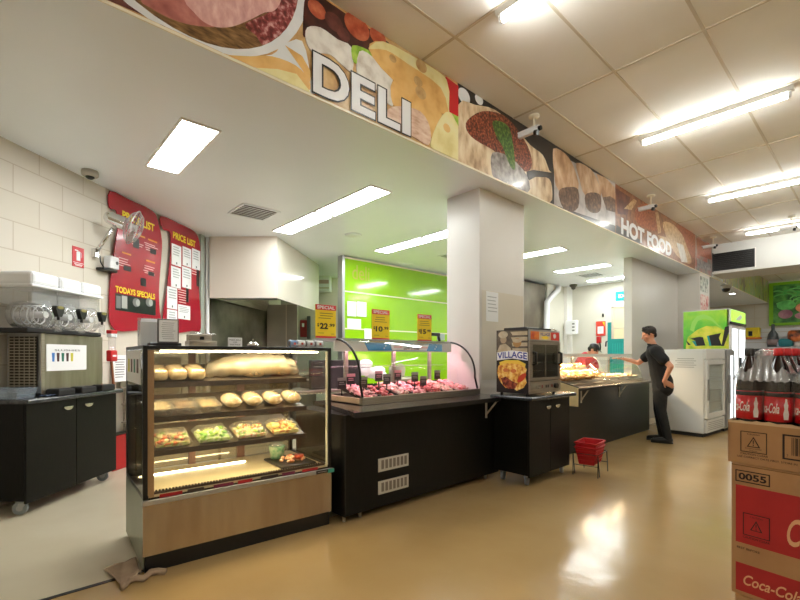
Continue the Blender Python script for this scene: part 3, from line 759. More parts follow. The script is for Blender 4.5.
m.text('SLUSHIES', c1.x+.09, c2.x-.09, c1.z-.062, c1.z-.045, -.008, inkm); m.done('menu_card', t)
bowlc = [.02, .30, .58]
for i, bx in enumerate(bowlc):
    # bowl: clear drum lying front to back
    zc = .60+.125; rr = .122
    m = MB(); m.lathe([(.0, -.05), (.04, -.048), (.085, -.035), (rr, -.005), (rr, .26)], (bx, -.03, zc), clearpl, 28, 'Y')
    bw_ = m.done('bowl', t)
    m = MB()
    for yy in (.02, .10, .18): m.tube([(bx+rr*math.cos(2*PI*k/24), yy, zc+rr*math.sin(2*PI*k/24)) for k in range(24)], .004, clearpl, 5, True)
    m.cyl((bx, -.03, zc), (bx, .26, zc), .03, whitepl, 14)
    pts = [(bx+.085*math.cos(a*.7), -.01+.26*a/40, zc+.085*math.sin(a*.7)) for a in range(40)]; m.tube(pts, .006, whitepl, 6)
    m.done('auger', bw_)
    m = MB(); m.box(bx-.13, bx+.13, -.02, -.016, zc+.09, zc+.24, clearpl); m.box(bx-.13, bx+.13, .26, .264, zc+.09, zc+.24, clearpl); m.box(bx-.132, bx-.129, -.02, .264, zc+.09, zc+.24, clearpl); m.box(bx+.129, bx+.132, -.02, .264, zc+.09, zc+.24, clearpl)
    m.done('tank', t)
    m = MB(); z0 = zc+.24; lx = bx-(.17 if i == 0 else .135)
    m.rbox(lx, bx+.135, -.05, .275, z0, z0+.125, whitepl, .035, 3); m.rbox(lx-.008, bx+.138, -.06, .285, z0-.012, z0+.012, whitepl, .008); m.done('lid', t)
    m = MB(); m.prism([(bx-.02, zc-.02), (bx+.02, zc-.02), (bx+.05, zc+.055), (bx+.045, zc+.075), (bx-.045, zc+.075), (bx-.05, zc+.055)], -.16, -.12, black)
    m.ell(bx, zc+.062, .036, .014, -.164, -.16, mat('olive_gold', S_(128, 120, 60), .4)); m.cyl((bx, -.14, zc-.02), (bx, -.14, zc-.05), .012, black, 8); m.done('tap_handle', t)
    m = MB(); m.cyl((bx, -.138, zc-.05), (bx, -.138, zc-.15), .028, clearpl, 14); m.cyl((bx, -.138, zc-.05), (bx, -.06, zc-.07), .02, clearpl, 10); m.done('spout', t)
    m = MB(); x = bx+.12; m.rbox(x-.1, x+.1, -.13, -.005, -.0, .06, blackrub, .012); m.box(x-.08, x+.08, -.115, -.02, .06, .063, black); m.done('drip_tray', t)
for x in (.03, SWd-.03):
    for y in (.03, .27): m = MB(); m.cyl((x, y, 0), (x, y, .03), .02, blackrub, 10); m.done('foot', t)
# tub and cloth on the worktop
fr = sub(CF, -.05, .03, .972)
t = thing('plastic_tub', 'translucent pale plastic tub at the left end of the black worktop', 'tub', fr)
m = MB(); 
def taper(m, x0, x1, y0, y1, z0, z1, k, mt, th=.004):
    a = [(x0+k, y0+k), (x1-k, y0+k), (x1-k, y1-k), (x0+k, y1-k)]; b = [(x0, y0), (x1, y0), (x1, y1), (x0, y1)]
    m.faces([(p[0], p[1], z0) for p in a]+[(p[0], p[1], z1) for p in b], [(3, 2, 1, 0)]+[(i, (i+1) % 4, 4+(i+1) % 4, 4+i) for i in range(4)], mt)
tubm = glassmat('tub_plastic', (.8, .85, .9, 1), 1, .1, .35, S_(170, 186, 200))
taper(m, 0, .2, 0, .28, .002, .085, .015, tubm); m.box(-.006, .206, -.006, .0, .08, .088, tubm); m.box(-.006, .206, .28, .286, .08, .088, tubm); m.box(-.006, 0, 0, .28, .08, .088, tubm); m.box(.2, .206, 0, .28, .08, .088, tubm); m.done('tub', t)
t.name = 'plastic_tub'
m = MB()
gr = [[(.19+.15*j/10, .01+.05*i/6, .975+.012*random.random()+.01*math.sin(j)) for j in range(11)] for i in range(7)]
gr = [[(.19+.15*j/10, -.02+.08*i/6, .976+.016*random.random()) for j in range(11)] for i in range(7)]
m.sheet(gr, mat('blue_cloth', S_(52, 66, 92), .8)); o = m.done('cleaning_cloth'); tag(o, 'crumpled dark blue cloth beside the plastic tub', 'cloth', fr=CF)
md = o.modifiers.new('s', 'SOLIDIFY'); md.thickness = .004

# extinguisher-like red bottle holder with wooden stick, standing on worktop's end
EF = sub(CF, 1.155, .055, .972)
t = thing('squeegee', 'red and clear topped cleaning tool with a wooden handle right of the slush machine', 'cleaning tool', Frame(EF.loc, EF.rot))
m = MB(); m.cyl((.02, 0, 0), (-.02, 0, .30), .013, mat('wood_stick', S_(150, 92, 56), .5), 10); m.done('handle', t)
m = MB(); m.rbox(-.065, .04, -.03, .03, .30, .42, red, .012); m.box(-.045, .015, -.032, -.03, .35, .37, paper); m.done('lower_bracket', t)
m = MB(); m.cyl((-.012, 0, .42), (-.012, 0, .60), .035, clearpl, 14); m.done('bottle', t)
m = MB(); m.rbox(-.065, .04, -.03, .03, .60, .64, red, .01); m.rbox(-.06, .035, -.028, .028, .56, .6, paper, .005); m.done('upper_bracket', t)
# paper in a frame leaning on the wall, stainless shelving behind
SH = Frame(WF.w((WF.at(113, 380).x+.06, 0, 0)), WF.rot)
t = thing('steel_shelf', 'stainless steel shelf bench between the black cabinet and the glass case', 'shelf', SH)
m = MB()
m.rbox(.02, 1.25, -.42, -.03, .93, .955, steel, .004); m.rbox(.02, 1.25, -.034, -.028, .955, 1.32, darksteel, .002); m.done('worktop', t)
for z in (.52, .74): m = MB(); m.rbox(.02, 1.25, -.40, -.04, z, z+.02, steel, .004); m.done('shelf', t)
for x in (.05, 1.21):
    for y in (-.39, -.06): m = MB(); m.cyl((x, y, 0), (x, y, .93), .016, steel, 10); m.done('leg', t)
q = SH.at(113, 355, -.045); q2 = SH.at(127, 381, -.045)
m = MB(); m.box(q.x, q2.x, -.045, -.035, q2.z, q.z, paper); m.lines(q.x+.02, q2.x-.02, q2.z+.04, q.z-.04, 8, -.046, inkm, .25); tag(m.done('notice_sheet'), 'white printed notice standing on the steel bench behind the glass case', 'paper', fr=SH)
BY = -.13; BX = SH.at(113.5, 450, BY).x
m = MB(); m.rbox(BX, BX+.36, BY, BY+.10, .0, .40, red, .01); m.prism([(BX+.2, .14), (BX+.32, .14), (BX+.26, .25)], BY-.003, BY, yellow); tag(m.done('red_bin'), 'red box with a yellow triangle on the floor behind the case', 'bin', fr=SH)
m = MB(); m.rbox(BX+.02, BX+.34, BY+.01, BY+.09, .401, .43, black, .008); tag(m.done('bin_tray'), 'flat dark tray lying on top of the red box', 'tray', fr=SH)
# ================================================================== GLASS FOOD CASE
def ang(c): return math.atan2(c[1], c[0])
EF3 = Frame(cam2w(-1.56, 2.67), CAMROT+R(38.5))
CWD, CDP, CHT = 1.30, .76, 1.395
t = thing('food_display_case', 'tall black framed glass case with lit shelves of wraps and salads', 'display case', EF3)
sidem = mat('case_side_steel', S_(150, 156, 140), .4, .5, c2=S_(138, 144, 128), scale=2)
m = MB(); m.box(.012, CWD-.012, .012, CDP-.02, 0, .105, black); m.done('kickboard', t)
m = MB(); m.box(0, CWD, 0, .012, .105, .425, steelpanel); m.box(0, .006, .012, CDP, .03, .45, sidem); m.box(CWD-.006, CWD, .012, CDP, .105, .45, black); m.box(.006, CWD-.006, CDP-.02, CDP, .105, .45, black); m.done('base_panel', t)
m = MB(); m.rbox(-.006, CWD+.012, -.014, .006, .418, .448, alu, .004); m.done('front_trim', t)
m = MB(); m.box(CWD-.14, CWD-.04, -.017, -.014, .42, .445, black); m.box(CWD-.04, CWD+.015, -.018, -.014, .415, .445, mat('badge_green', S_(40, 150, 130), .4)); m.text('POLAR', CWD-.13, CWD-.05, .425, .44, -.0175, alu) if 0 else m.box(CWD-.13, CWD-.05, -.0176, -.017, .431, .435, alu); m.done('maker_badge', t)
m = MB()
bar = .026
m.box(0, bar, 0, bar, .45, CHT, black); m.box(CWD-bar, CWD, 0, bar, .45, CHT, black)
m.box(0, bar, CDP-.05, CDP, .45, CHT, black); m.box(CWD-bar, CWD, CDP-.05, CDP, .45, CHT, black)
m.box(0, CWD, 0, .02, CHT-.022, CHT, black); m.box(0, CWD, CDP-.02, CDP, CHT-.022, CHT, black)
m.box(0, .02, 0, CDP, CHT-.022, CHT, black); m.box(CWD-.02, CWD, 0, CDP, CHT-.022, CHT, black)
m.box(0, .03, 0, CDP, .45, .475, black); m.box(CWD-.03, CWD, 0, CDP, .45, .475, black)
m.done('frame', t, bevel=.003)
m = MB(); m.box(.02, CWD-.02, .02, CDP-.02, CHT-.018, CHT-.006, mat('case_top_brown', S_(82, 50, 40), .4)); m.done('top_panel', t)
m = MB(); m.box(bar, bar+.035, .006, .02, .46, CHT-.03, mat('copper_strip', S_(176, 138, 100), .35, .3)); m.box(CWD-bar-.014, CWD-bar, .008, .02, .46, CHT-.03, creamtrim); m.done('glass_edge_strip', t)
m = MB(); m.box(.0, CWD, .002, .006, .452, CHT-.01, glass); m.done('front_glass', t)
m = MB(); m.box(.002, .006, .02, CDP-.02, .46, CHT-.02, glassdark); m.done('side_glass', t)
m = MB(); m.box(CWD-.006, CWD-.002, .02, CDP-.02, .46, CHT-.02, glass); m.done('side_glass', t)
brownm = mat('brown_post', S_(96, 62, 46), .5)
m = MB(); m.box(.42, .47, CDP-.05, CDP-.03, .47, CHT-.02, brownm); m.done('rear_post', t)
m = MB(); m.box(.80, .86, CDP-.05, CDP-.03, .47, CHT-.02, brownm); m.done('rear_post', t)
m = MB(); m.box(.03, CWD-.03, CDP-.028, CDP-.024, .47, CHT-.02, glassmat('door_glass', (.72, .68, .58, 1), 1.2, .05, .25, S_(150, 132, 100))); m.done('rear_door', t)
m = MB(); m.box(.03, CWD-.03, .02, CDP-.05, .455, .47, mat('deck', S_(206, 190, 150), .4)); m.box(.06, CWD-.05, .02, .04, .472, .487, mat('deck_strip', S_(60, 40, 36), .5))
m.done('deck', t)
m = MB()
for k in range(60): m.box(.07+k*.019, .08+k*.019, .018, .020, .487, .499, warmstrip if 0 else black)
m.done('air_slots', t)['kind'] = 'stuff'
m = MB(); m.rbox(.1, 1.2, .03, .06, CHT-.040, CHT-.029, warmstrip, .006); m.done('top_light', t)
shelfz = [(.72, .0), (.935, .0), (1.155, .0)]
shm = mat('shelf_dark', S_(58, 46, 42), .4)
wire2 = mat('case_shelf', S_(126, 112, 96), .35, .3)
SY0, SY1 = .09, .58; TLT = math.tan(R(13))
def tilt(t, a=13): t.rotation_euler[0] = R(a)
for i, (z, _) in enumerate(shelfz):
    m = MB(); m.prismx([(SY0+.01, z-.012), (SY1, z-.012+TLT*(SY1-SY0)), (SY1, z-.004+TLT*(SY1-SY0)), (SY0+.01, z-.004)], .04, 1.13, wire2); m.box(.04, 1.13, SY0, SY0+.012, z-.028, z+.006, shm); m.done('shelf', t)
    m = MB(); m.box(.05, 1.1, SY0+.04, SY0+.06, z-.022, z-.013, warmstrip); m.done('shelf_light', t)
m = MB(); m.box(.05, .80, .52, .532, .472, .478, warmstrip); m.done('deck_reflection', t)  # glowing strip added in place of a shelf light's reflection at the rear
m = MB()
for k in range(7):
    mt = [cardred, shm, mat('sticker_purple', S_(120, 40, 70), .5)][k % 3]
    x = .09+k*.16; m.box(x, x+.13-.03*(k % 2), -.001, .001, .452, .472, mt)
m.done('price_rail', t)
# slush menu card's reflection, painted as a flat sheet on the tinted side
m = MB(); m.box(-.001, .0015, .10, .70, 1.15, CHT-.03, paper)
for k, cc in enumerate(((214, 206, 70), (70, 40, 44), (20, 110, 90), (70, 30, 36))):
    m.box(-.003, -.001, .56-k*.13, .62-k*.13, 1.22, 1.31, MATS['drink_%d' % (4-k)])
m.done('menu_card_reflection', t)

# ---- food in the case
def C3(x, y, z, rot=0): return sub(EF3, x, y, z, rot)
wrapfilm = glassmat('food_film', (.97, .97, .95, 1), 1.6, .12, .10, S_(250, 244, 225))
breadm = mat('bread', S_(214, 176, 120), .6, ramp=[S_(206, 166, 110), S_(236, 208, 160), S_(246, 230, 194)], scale=14)
salads = [('shredded', [(150, 96, 70), (232, 218, 160), (130, 176, 70), (220, 104, 60)]), ('green', [(130, 190, 50), (206, 226, 130), (246, 242, 210), (170, 206, 70)]), ('mixed', [(160, 200, 70), (240, 232, 170), (228, 120, 56), (248, 242, 212)]), ('cheesy', [(238, 214, 110), (250, 236, 160), (240, 220, 130), (226, 140, 60)])]
places = ['with dark meat, leftmost on the lowest shelf of the glass case', 'mostly green, second from left on the lowest shelf', 'pale with an orange bit, third on the lowest shelf', 'with yellow filling, rightmost on the lowest shelf']
trayblack = mat('tray_black', S_(30, 26, 24), .4)
for i, (nm, cc) in enumerate(salads):
    x0 = .075+i*.262; fr = C3(x0, .11, .728)
    t = thing('salad_pack', 'salad pack '+places[i], 'salad', fr, 'salad packs on the lowest shelf'); tilt(t)
    m = MB(); taper(m, 0, .235, 0, .2, 0, .03, .015, clearpl); m.done('tray', t)
    m = MB(); fmt = mat('salad_'+nm, S_(*cc[1]), .5, ramp=[S_(*c) for c in cc], scale=26, sharp=(.36, .62))
    for k in range(38):
        px_, py_ = random.uniform(.03, .205), random.uniform(.03, .17)
        m.sph((px_, py_, .03+random.uniform(0, .022)), (random.uniform(.012, .024), random.uniform(.010, .02), random.uniform(.008, .014)), mat('salad_bit_%s_%d' % (nm, k % 4), S_(*cc[k % 4]), .5), 8, Matrix.Rotation(random.uniform(0, 3), 3, 'Z'), .12)
    m.box(.018, .217, .018, .18, .006, .03, fmt)
    o = m.done('salad', t); o['kind'] = 'stuff'
    m = MB(); a = [(.0, .0), (.235, .0), (.235, .2), (.0, .2)]; b = [(.03, .03), (.205, .03), (.205, .17), (.03, .17)]
    m.faces([(p[0], p[1], .031) for p in a]+[(p[0], p[1], .078) for p in b], [(i_, (i_+1) % 4, 4+(i_+1) % 4, 4+i_) for i_ in range(4)]+[(4, 5, 6, 7)], wrapfilm); m.done('lid', t)
meatm = mat('dark_dish', S_(110, 66, 40), .5, ramp=[S_(80, 42, 26), S_(140, 88, 52), S_(190, 150, 100)], scale=22)
ricem = mat('yellow_dish', S_(222, 184, 108), .5, ramp=[S_(190, 140, 70), S_(228, 194, 124), S_(240, 220, 170)], scale=24)
for i in range(3):
    x0 = .055+i*.15; fr = C3(x0, .11, .944)
    t = thing('meal_tray', ['meal tray nearest the left post on the middle shelf, pale filling', 'meal tray with dark brown filling on the middle shelf', 'meal tray with orange filling beside the bread wraps'][i], 'food tray', fr, 'meal trays on the middle shelf'); tilt(t)
    m = MB(); taper(m, 0, .14, 0, .2, 0, .045, .012, clearpl); m.done('tray', t)
    m = MB(); gr = [[(.015+.11*a/8, .018+.165*b/8, .032+random.uniform(0, .008)) for a in range(9)] for b in range(9)]; m.sheet(gr, [breadm, meatm, ricem][i]); m.done('meal', t)
    m = MB(); m.box(-.003, .143, -.003, .203, .045, .048, wrapfilm); m.done('lid', t)
for i in range(4):
    fr = C3(.515+i*.155, .11, .944)
    t = thing('bread_wrap', ['first wrapped roll right of the meal trays', 'second wrapped roll on the middle shelf', 'third wrapped roll on the middle shelf', 'rightmost wrapped roll on the middle shelf'][i], 'sandwich', fr, 'wrapped rolls on the middle shelf'); tilt(t)
    m = MB()
    gr = []
    for a in range(13):
        row = []
        for b in range(12):
            th = 2*PI*b/11; rr = .052*max(.02, 1-abs(a/6-1)**3.2)**.5
            row.append((.073+rr*1.25*math.cos(th), .01+.2*a/12, .042+rr*.78*math.sin(th)))
        gr.append(row)
    m.sheet(gr, breadm); m.done('roll', t)
    m = MB(); gr = [[(x*1.0, y, z*1.06+.001) for x, y, z in row] for row in [[(.073+(q[0]-.073)*1.1+random.uniform(-.002, .002), q[1]*1.04-.004, .042+(q[2]-.042)*1.1+random.uniform(-.002, .002)) for q in r] for r in gr]]; m.sheet(gr, wrapfilm); m.done('film', t)
for i in range(3):
    fr = C3(.055+i*.115, .11, 1.163)
    t = thing('sliced_bread_pack', ['pack of pale rolls at the left end of the top shelf', 'middle pack of pale rolls on the top shelf', 'pack of pale rolls touching the long loaf bag'][i], 'bread', fr, 'bread packs on the top shelf'); tilt(t)
    m = MB(); m.rbox(0, .108, 0, .19, .002, .075, breadm, .03, 3); m.done('bread', t)
    m = MB(); m.rbox(-.003, .111, -.004, .194, .0, .082, wrapfilm, .032, 3); m.done('film', t)
fr = C3(.50, .13, 1.175)
t = thing('long_loaf_bag', 'large cloudy bag of long loaves filling the top shelf', 'bread', fr)
m = MB()
for k in range(3):
    pts = [(.02+.52*a/10, .06+k*.09+.01*math.sin(a), .06+.012*math.sin(a*1.1+k)) for a in range(11)]
    m.tube(pts, [.02]+[.052+.004*math.sin(j*2.1+k) for j in range(9)]+[.02], breadm, 12)
m.done('loaf', t)['kind'] = 'stuff'
m = MB(); gr = []
for a in range(23):
    row = []; u_ = a/22; env = (math.sin(PI*min(1, max(0, u_)))**.35)*(.80+.25*u_)
    for b in range(17):
        th = 2*PI*b/16; rr = .02+env*.12
        wr = random.uniform(-.010, .010) if 0 < b < 16 else 0; wr += .008*math.sin(a*1.9+b*1.3)
        row.append((-.09+.72*u_, .14+(rr+wr)*1.25*math.cos(th), max(.002, .085*env+.01+(rr*.78+wr)*math.sin(th))))
    gr.append(row)
bagm = glassmat('cloudy_bag', (.95, .93, .88, 1), 1.4, .15, .36, S_(246, 236, 212))
m.sheet(gr, bagm); m.done('bag', t)
# bottom deck items
fr = C3(.98, .12, .472)
t = thing('prawn_tray', 'black tray of prawns at the lower right of the glass case', 'food tray', fr)
m = MB(); m.rbox(-.05, .24, -.02, .34, 0, .018, trayblack, .006); m.done('tray', t)
prawn = mat('prawn', S_(226, 140, 90), .4, ramp=[S_(206, 110, 66), S_(236, 168, 120), S_(245, 214, 180)], scale=30)
m = MB()
for k in range(34):
    a = random.uniform(0, 6.28); r_ = random.uniform(0, .10)
    m.sph((.10+r_*math.cos(a), .12+r_*1.2*math.sin(a), .03+random.uniform(0, .02)), (.022, .013, .012), prawn, 8, Matrix.Rotation(random.uniform(0, 3), 3, 'Z'))
m.done('prawns', t)['kind'] = 'stuff'
fr = C3(1.12, .2, .51); 
m = MB(); m.lathe([(0, 0), (.032, 0), (.038, .03), (.036, .032), (0, .028)], (0, 0, 0), mat('red_sauce', S_(190, 70, 36), .3), 18)
tag(m.done('sauce_tub'), 'small round tub of red sauce standing in the prawns', 'sauce tub', fr=fr)
fr = C3(1.02, .40, .492)
t = thing('green_tub', 'green and clear tub behind the prawns in the glass case', 'tub', fr)
m = MB(); m.lathe([(0, 0), (.05, 0), (.065, .09), (.067, .1), (0, .1)], (0, 0, 0), mat('tub_green', S_(90, 160, 120), .4, c2=S_(190, 205, 170), scale=30), 20); m.done('tub', t)
m = MB(); m.lathe([(0, .1), (.06, .1), (.05, .125), (0, .13)], (0, 0, 0), clearpl, 20); m.done('lid', t)

# ---- things standing on the case
def TOP(px, y, z=CHT): return EF3.at(px, 345, y).x
fr = C3(TOP(139, .25), .25, CHT)
t = thing('leaflet_holder', 'clear acrylic holder full of white leaflets on the glass case', 'leaflet holder', fr)
m = MB(); m.box(0, .17, .0, .004, .0, .16, clearpl); m.box(0, .17, .06, .064, 0, .19, clearpl); m.box(0, .004, 0, .064, 0, .17, clearpl); m.box(.166, .17, 0, .064, 0, .17, clearpl); m.box(0, .17, 0, .064, 0, .004, clearpl); m.done('holder', t)
m = MB()
for k in range(6): m.box(.01+.002*k, .155+.002*k, .008+.008*k, .013+.008*k, .005, .165+.004*k, paper)
m.done('leaflet', t)['kind'] = 'stuff'
fr = C3(TOP(157.5, .10), .10, CHT)
t = thing('menu_stand', 'black framed white menu standing on the glass case', 'menu stand', fr)
m = MB(); m.rbox(0, .125, .0, .012, .02, .175, mat('frame_grey', S_(90, 84, 82), .4), .003); m.rbox(-.05, .135, -.03, .05, 0, .02, black, .005); m.done('frame', t)
m = MB(); m.box(.008, .117, -.002, 0, .028, .167, paper); m.lines(.02, .105, .04, .155, 9, -.0026, MATS['faint_ink'], .3); m.done('menu_sheet', t)
fr = C3(TOP(189, .45), .45, CHT)
t = thing('steel_dispenser', 'low stainless dispenser box with a dark knob on the glass case', 'dispenser', fr)
m = MB(); m.rbox(0, .20, 0, .14, 0, .05, steel, .006); m.rbox(.01, .19, .1, .13, .05, .1, steel, .004); m.done('body', t)
m = MB(); m.rbox(.10, .13, .085, .10, .06, .085, black, .004); m.done('knob', t)
m = MB(); m.tube([(.01, .02, .05), (.01, .02, .105), (.19, .02, .10)], .004, chrome, 6); m.done('rail', t)
fr = C3(TOP(228, .25), .25, CHT)
t = thing('counter_sign', 'small white printed sign beside the bell on the glass case', 'sign', fr)
m = MB(); m.rbox(0, .105, 0, .008, .0, .072, paper, .004); m.done('card', t)
m = MB(); m.text('PRESS BELL', .010, .095, .049, .058, -.0008, inkm); m.text('FOR', .040, .066, .032, .041, -.0008, inkm); m.text('SERVICE', .016, .09, .014, .024, -.0008, inkm); m.done('lettering', t)
fr = C3(TOP(253, .25), .25, CHT)
t = thing('service_bell', 'silver call bell on the glass case', 'bell', fr)
m = MB(); m.lathe([(.045, .008), (.043, .02), (.034, .034), (.018, .042), (0, .044)], (0, 0, 0), chrome, 24); m.done('dome', t)
m = MB(); m.lathe([(0, 0), (.048, 0), (.048, .008), (0, .008)], (0, 0, 0), black, 24); m.done('base', t)
m = MB(); m.cyl((0, 0, .044), (0, 0, .056), .003, chrome, 8); m.sph((0, 0, .058), .006, chrome, 8); m.done('button', t)
for i, (px, lab) in enumerate(((295.5, 'blue printed paper cup stack, leftmost on the glass case'), (303, 'pale cup stack second from the left on the glass case'), (312, 'pale cup stack third from the left on the glass case'), (321, 'pale cup stack nearest the right post of the glass case'))):
    fr = C3(TOP(px-2, .14), .14, CHT)
    t = thing('paper_cup_stack', lab, 'paper cups', fr, 'cup stacks on the glass case')
    cm = [mat('cup_blue', S_(120, 168, 220), .5, c2=S_(225, 232, 240), scale=20), paper, paper, paper][i]
    m = MB(); m.cyl((-.035, 0, .031), (.028, .0, .031), .030, cm, 18, .026); m.lathe([(.030, 0), (.032, .004), (.030, .008)], (-.035, 0, .031), cm, 18, 'X'); m.done('cups', t)
    m = MB(); m.box(-.012, .006, -.0315, -.030, .022, .040, mat('cup_print', S_(200, 90, 80), .5)); m.cyl((-.038, 0, .031), (-.0355, 0, .031), .02, mat('cup_inside', S_(120, 112, 110), .5), 14); m.done('cup_print', t)

# ================================================================== DELI COUNTER
DK = Frame((0, 0, 0), R(90))     # local x = along the counter, local y = away from the shopper
t = thing('deli_counter', 'long black counter base with overhanging top under the meat display', 'counter', DK)
m = MB(); m.box(2.01, 4.06, 2.86, 3.62, .06, .86, blackwood); m.box(2.0, 2.012, 2.85, 3.62, .06, .86, black); m.done('base', t)
ctop = mat('counter_laminate', S_(58, 54, 60), .12, c2=S_(46, 43, 48), scale=20, coat=.3)
m = MB(); m.prismz([(1.985, 2.70), (3.872, 2.70), (3.872, 2.86), (4.08, 2.86), (4.08, 3.66), (2.2, 3.66), (2.15, 3.3)], .862, .90, ctop); m.prismz([(1.98, 2.695), (3.872, 2.695), (3.872, 2.702), (1.985, 2.702)], .858, .898, black); m.done('countertop', t)
for x in (2.04, 2.2, 3.9):
    for y in (2.92, 3.5): m = MB(); m.cyl((x, y, 0), (x, y, .06), .014, steel, 10); m.done('foot', t)
m = MB(); ventm = mat('vent_pale', S_(196, 190, 176), .5); vdk = mat('vent_slot', S_(120, 110, 96), .6)
def vgrille(z0, z1):
    m = MB(); m.box(2.345, 2.69, 2.852, 2.86, z0, z1, ventm)
    for k in range(7): m.box(2.375+k*.044, 2.403+k*.044, 2.850, 2.852, z0+.02, z1-.015, vdk)
    m.done('air_vent', t)
vgrille(.355, .465); vgrille(.165, .275)
def bracket(x, par, y0=2.70, y1=2.862, zt=.86, dx=.0):
    m = MB(); br_ = mat('bracket_cream', S_(206, 200, 188), .4)
    m.box(x-.012, x+.012, y1-.012, y1, zt-.19, zt, br_); m.box(x-.012, x+.012, y0+.01, y1, zt-.008, zt, br_)
    m.tube([(x, y1-.01, zt-.15), (x, y0+.03, zt-.012)], .009, br_, 6); m.done('shelf_bracket', par)
bracket(3.83, t)

# display on the counter
t = thing('meat_display', 'curved glass meat display with pink lighting on the black counter', 'display case', DK)
X0, X1 = 2.32, 3.97
m = MB(); m.box(X0, X1, 3.04, 3.085, .902, .965, steel); m.box(X0, X0+.05, 3.085, 3.62, .902, .955, mat('tan_edge', S_(190, 160, 130), .5)); m.box(X1-.05, X1, 3.085, 3.62, .902, .955, steel); m.box(X0, X1, 3.58, 3.62, .902, .965, steel); m.box(X0, X1, 3.085, 3.6, .902, .91, steel)
m.done('base_tray', t)
def arc(x):
    pts = []
    for k in range(15):
        a = R(96)*k/14
        pts.append((x, 3.50-.40*math.sin(a)+.0, 1.49-.40*(1-math.cos(a))*.9))
    pts.append((x, 3.065, .965)); return pts
pA = arc(X0+.02); pB = arc(X1-.02)
m = MB(); m.sheet([pA, pB], glass); m.done('curved_glass', t)
for x in (X0+.02, X1-.02): m = MB(); m.tube(arc(x), .011, black, 8); m.done('glass_edge', t)
m = MB(); m.box(X0, X1, 3.46, 3.86, 1.475, 1.50, alu); m.box(X0, X1, 3.47, 3.49, 1.375, 1.475, mat('fascia', S_(222, 220, 214), .5)); m.done('canopy', t)
m = MB(); blu = mat('strip_blue', S_(40, 150, 214), .4)
s0, s1 = 2.72, 3.80
m.prism([(s0-.05, 1.465), (s1, 1.465), (s1, 1.385), (s0, 1.385)], 3.462, 3.470, blu); m.prism([(s0+.28, 1.46), (s1-.22, 1.46), (s1-.26, 1.39), (s0+.31, 1.39)], 3.458, 3.462, paper)
m.text('Low Prices', s0+.47, s0+.70, 1.397, 1.453, 3.456, inkm, off=.03)
m.lines(s0+.33, s0+.45, 1.41, 1.44, 1, 3.457, pk, .7, 0); m.lines(s0+.73, s0+.84, 1.41, 1.44, 1, 3.457, pk, .7, 0)
for x in (s0+.2, s1-.12):
    for z in (1.41, 1.435): m.ell(x+(.02 if z > 1.42 else 0), z, .008, .008, 3.459, 3.462, paper, 10)
m.done('slogan_strip', t)
m = MB(); m.cyl((X0+.1, 3.56, 1.455), (X1-.1, 3.56, 1.455), .014, pinkstrip, 10); m.done('display_light', t)
for x in (X0+.3, X0+.95, X1-.12): m = MB(); m.box(x-.02, x+.02, 3.70, 3.73, .9, 1.475, steel); m.done('post', t)
m = MB(); m.box(X0, X1, 3.60, 3.84, 1.22, 1.228, clearpl); m.done('rear_shelf', t)
# meats
meats = [mat('meat_pink', S_(236, 140, 146), .4, ramp=[S_(210, 96, 104), S_(238, 150, 156), S_(250, 206, 206)], scale=22),
         mat('meat_red', S_(190, 60, 62), .4, ramp=[S_(150, 34, 40), S_(204, 84, 84), S_(236, 160, 156)], scale=24),
         mat('meat_pale', S_(244, 190, 180), .4, ramp=[S_(236, 150, 140), S_(246, 196, 186), S_(252, 226, 216)], scale=20)]
mlab = ['pink sliced meat tray nearest the left glass edge', 'dark tray of meat second from the left', 'pale pink meat tray third from the left', 'pink meat tray fourth from the left', 'red meat tray under the black price tickets', 'pale meat tray second from the column', 'pink meat tray nearest the column']
for i in range(7):
    fr = Frame(DK.w((X0+.07+i*.216, 3.11, .916)), DK.rot)
    t = thing('meat_tray', mlab[i], 'meat tray', fr, 'meat trays in the curved glass display'); t.rotation_euler[0] = R(14)
    m = MB(); taper(m, 0, .20, 0, .42, 0, .035, .01, trayblack); m.done('tray', t)
    m = MB(); mt = meats[i % 3]
    for k in range(46 if i != 1 else 18):
        x, y = random.uniform(.025, .175), random.uniform(.03, .39)
        m.sph((x, y, .028+random.uniform(0, .02)), (random.uniform(.022, .04), random.uniform(.02, .035), random.uniform(.008, .02)), mt, 8, Matrix.Rotation(random.uniform(-.5, .5), 3, 'X'), .08)
    m.done('meat', t)['kind'] = 'stuff'
tick = [(342, 381, 'k'), (351, 377, 'p'), (363.5, 380, 'g'), (379, 374, 'p'), (387, 377, 'g'), (398, 373, 'p'), (415, 375, 'k'), (423.5, 379, 'k'), (437.5, 373, 'k')]
tl2 = ['leftmost dark', 'tall pink topped', 'short grey', 'pink topped middle', 'grey middle', 'pale pink on a stalk', 'larger black', 'small black', 'rightmost black']
for i, (px, py, k) in enumerate(tick):
    yy = 3.36 if i in (1, 3, 5, 8) else 3.26
    q = DK.at(px, py, yy); z0 = .945+.25*(yy-3.13)
    fr = Frame(DK.w((q.x, yy, z0)), DK.rot)
    t = thing('price_ticket', tl2[i]+' price ticket standing in the meat display', 'price ticket', fr, 'price tickets in the meat display')
    h = max(.09, q.z-z0+.03); w_ = .045
    m = MB(); m.box(-w_, w_, 0, .006, h-.10, h-.004, mat('ticket_dark', S_(58, 40, 48), .4)); m.box(-.006, .006, .002, .006, 0, h-.07, black); m.done('card', t)
    m = MB(); tm = {'k': mat('ticket_grey', S_(150, 136, 140), .5), 'p': mat('ticket_pink', S_(236, 160, 180), .5), 'g': MATS.get('ticket_grey')}[k]
    m.box(-w_-.003, w_+.003, -.002, 0, h-.028, h, tm); m.lines(-w_+.01, w_-.01, h-.068, h-.035, 2, -.001, tm, .5, .2); m.done('print', t)
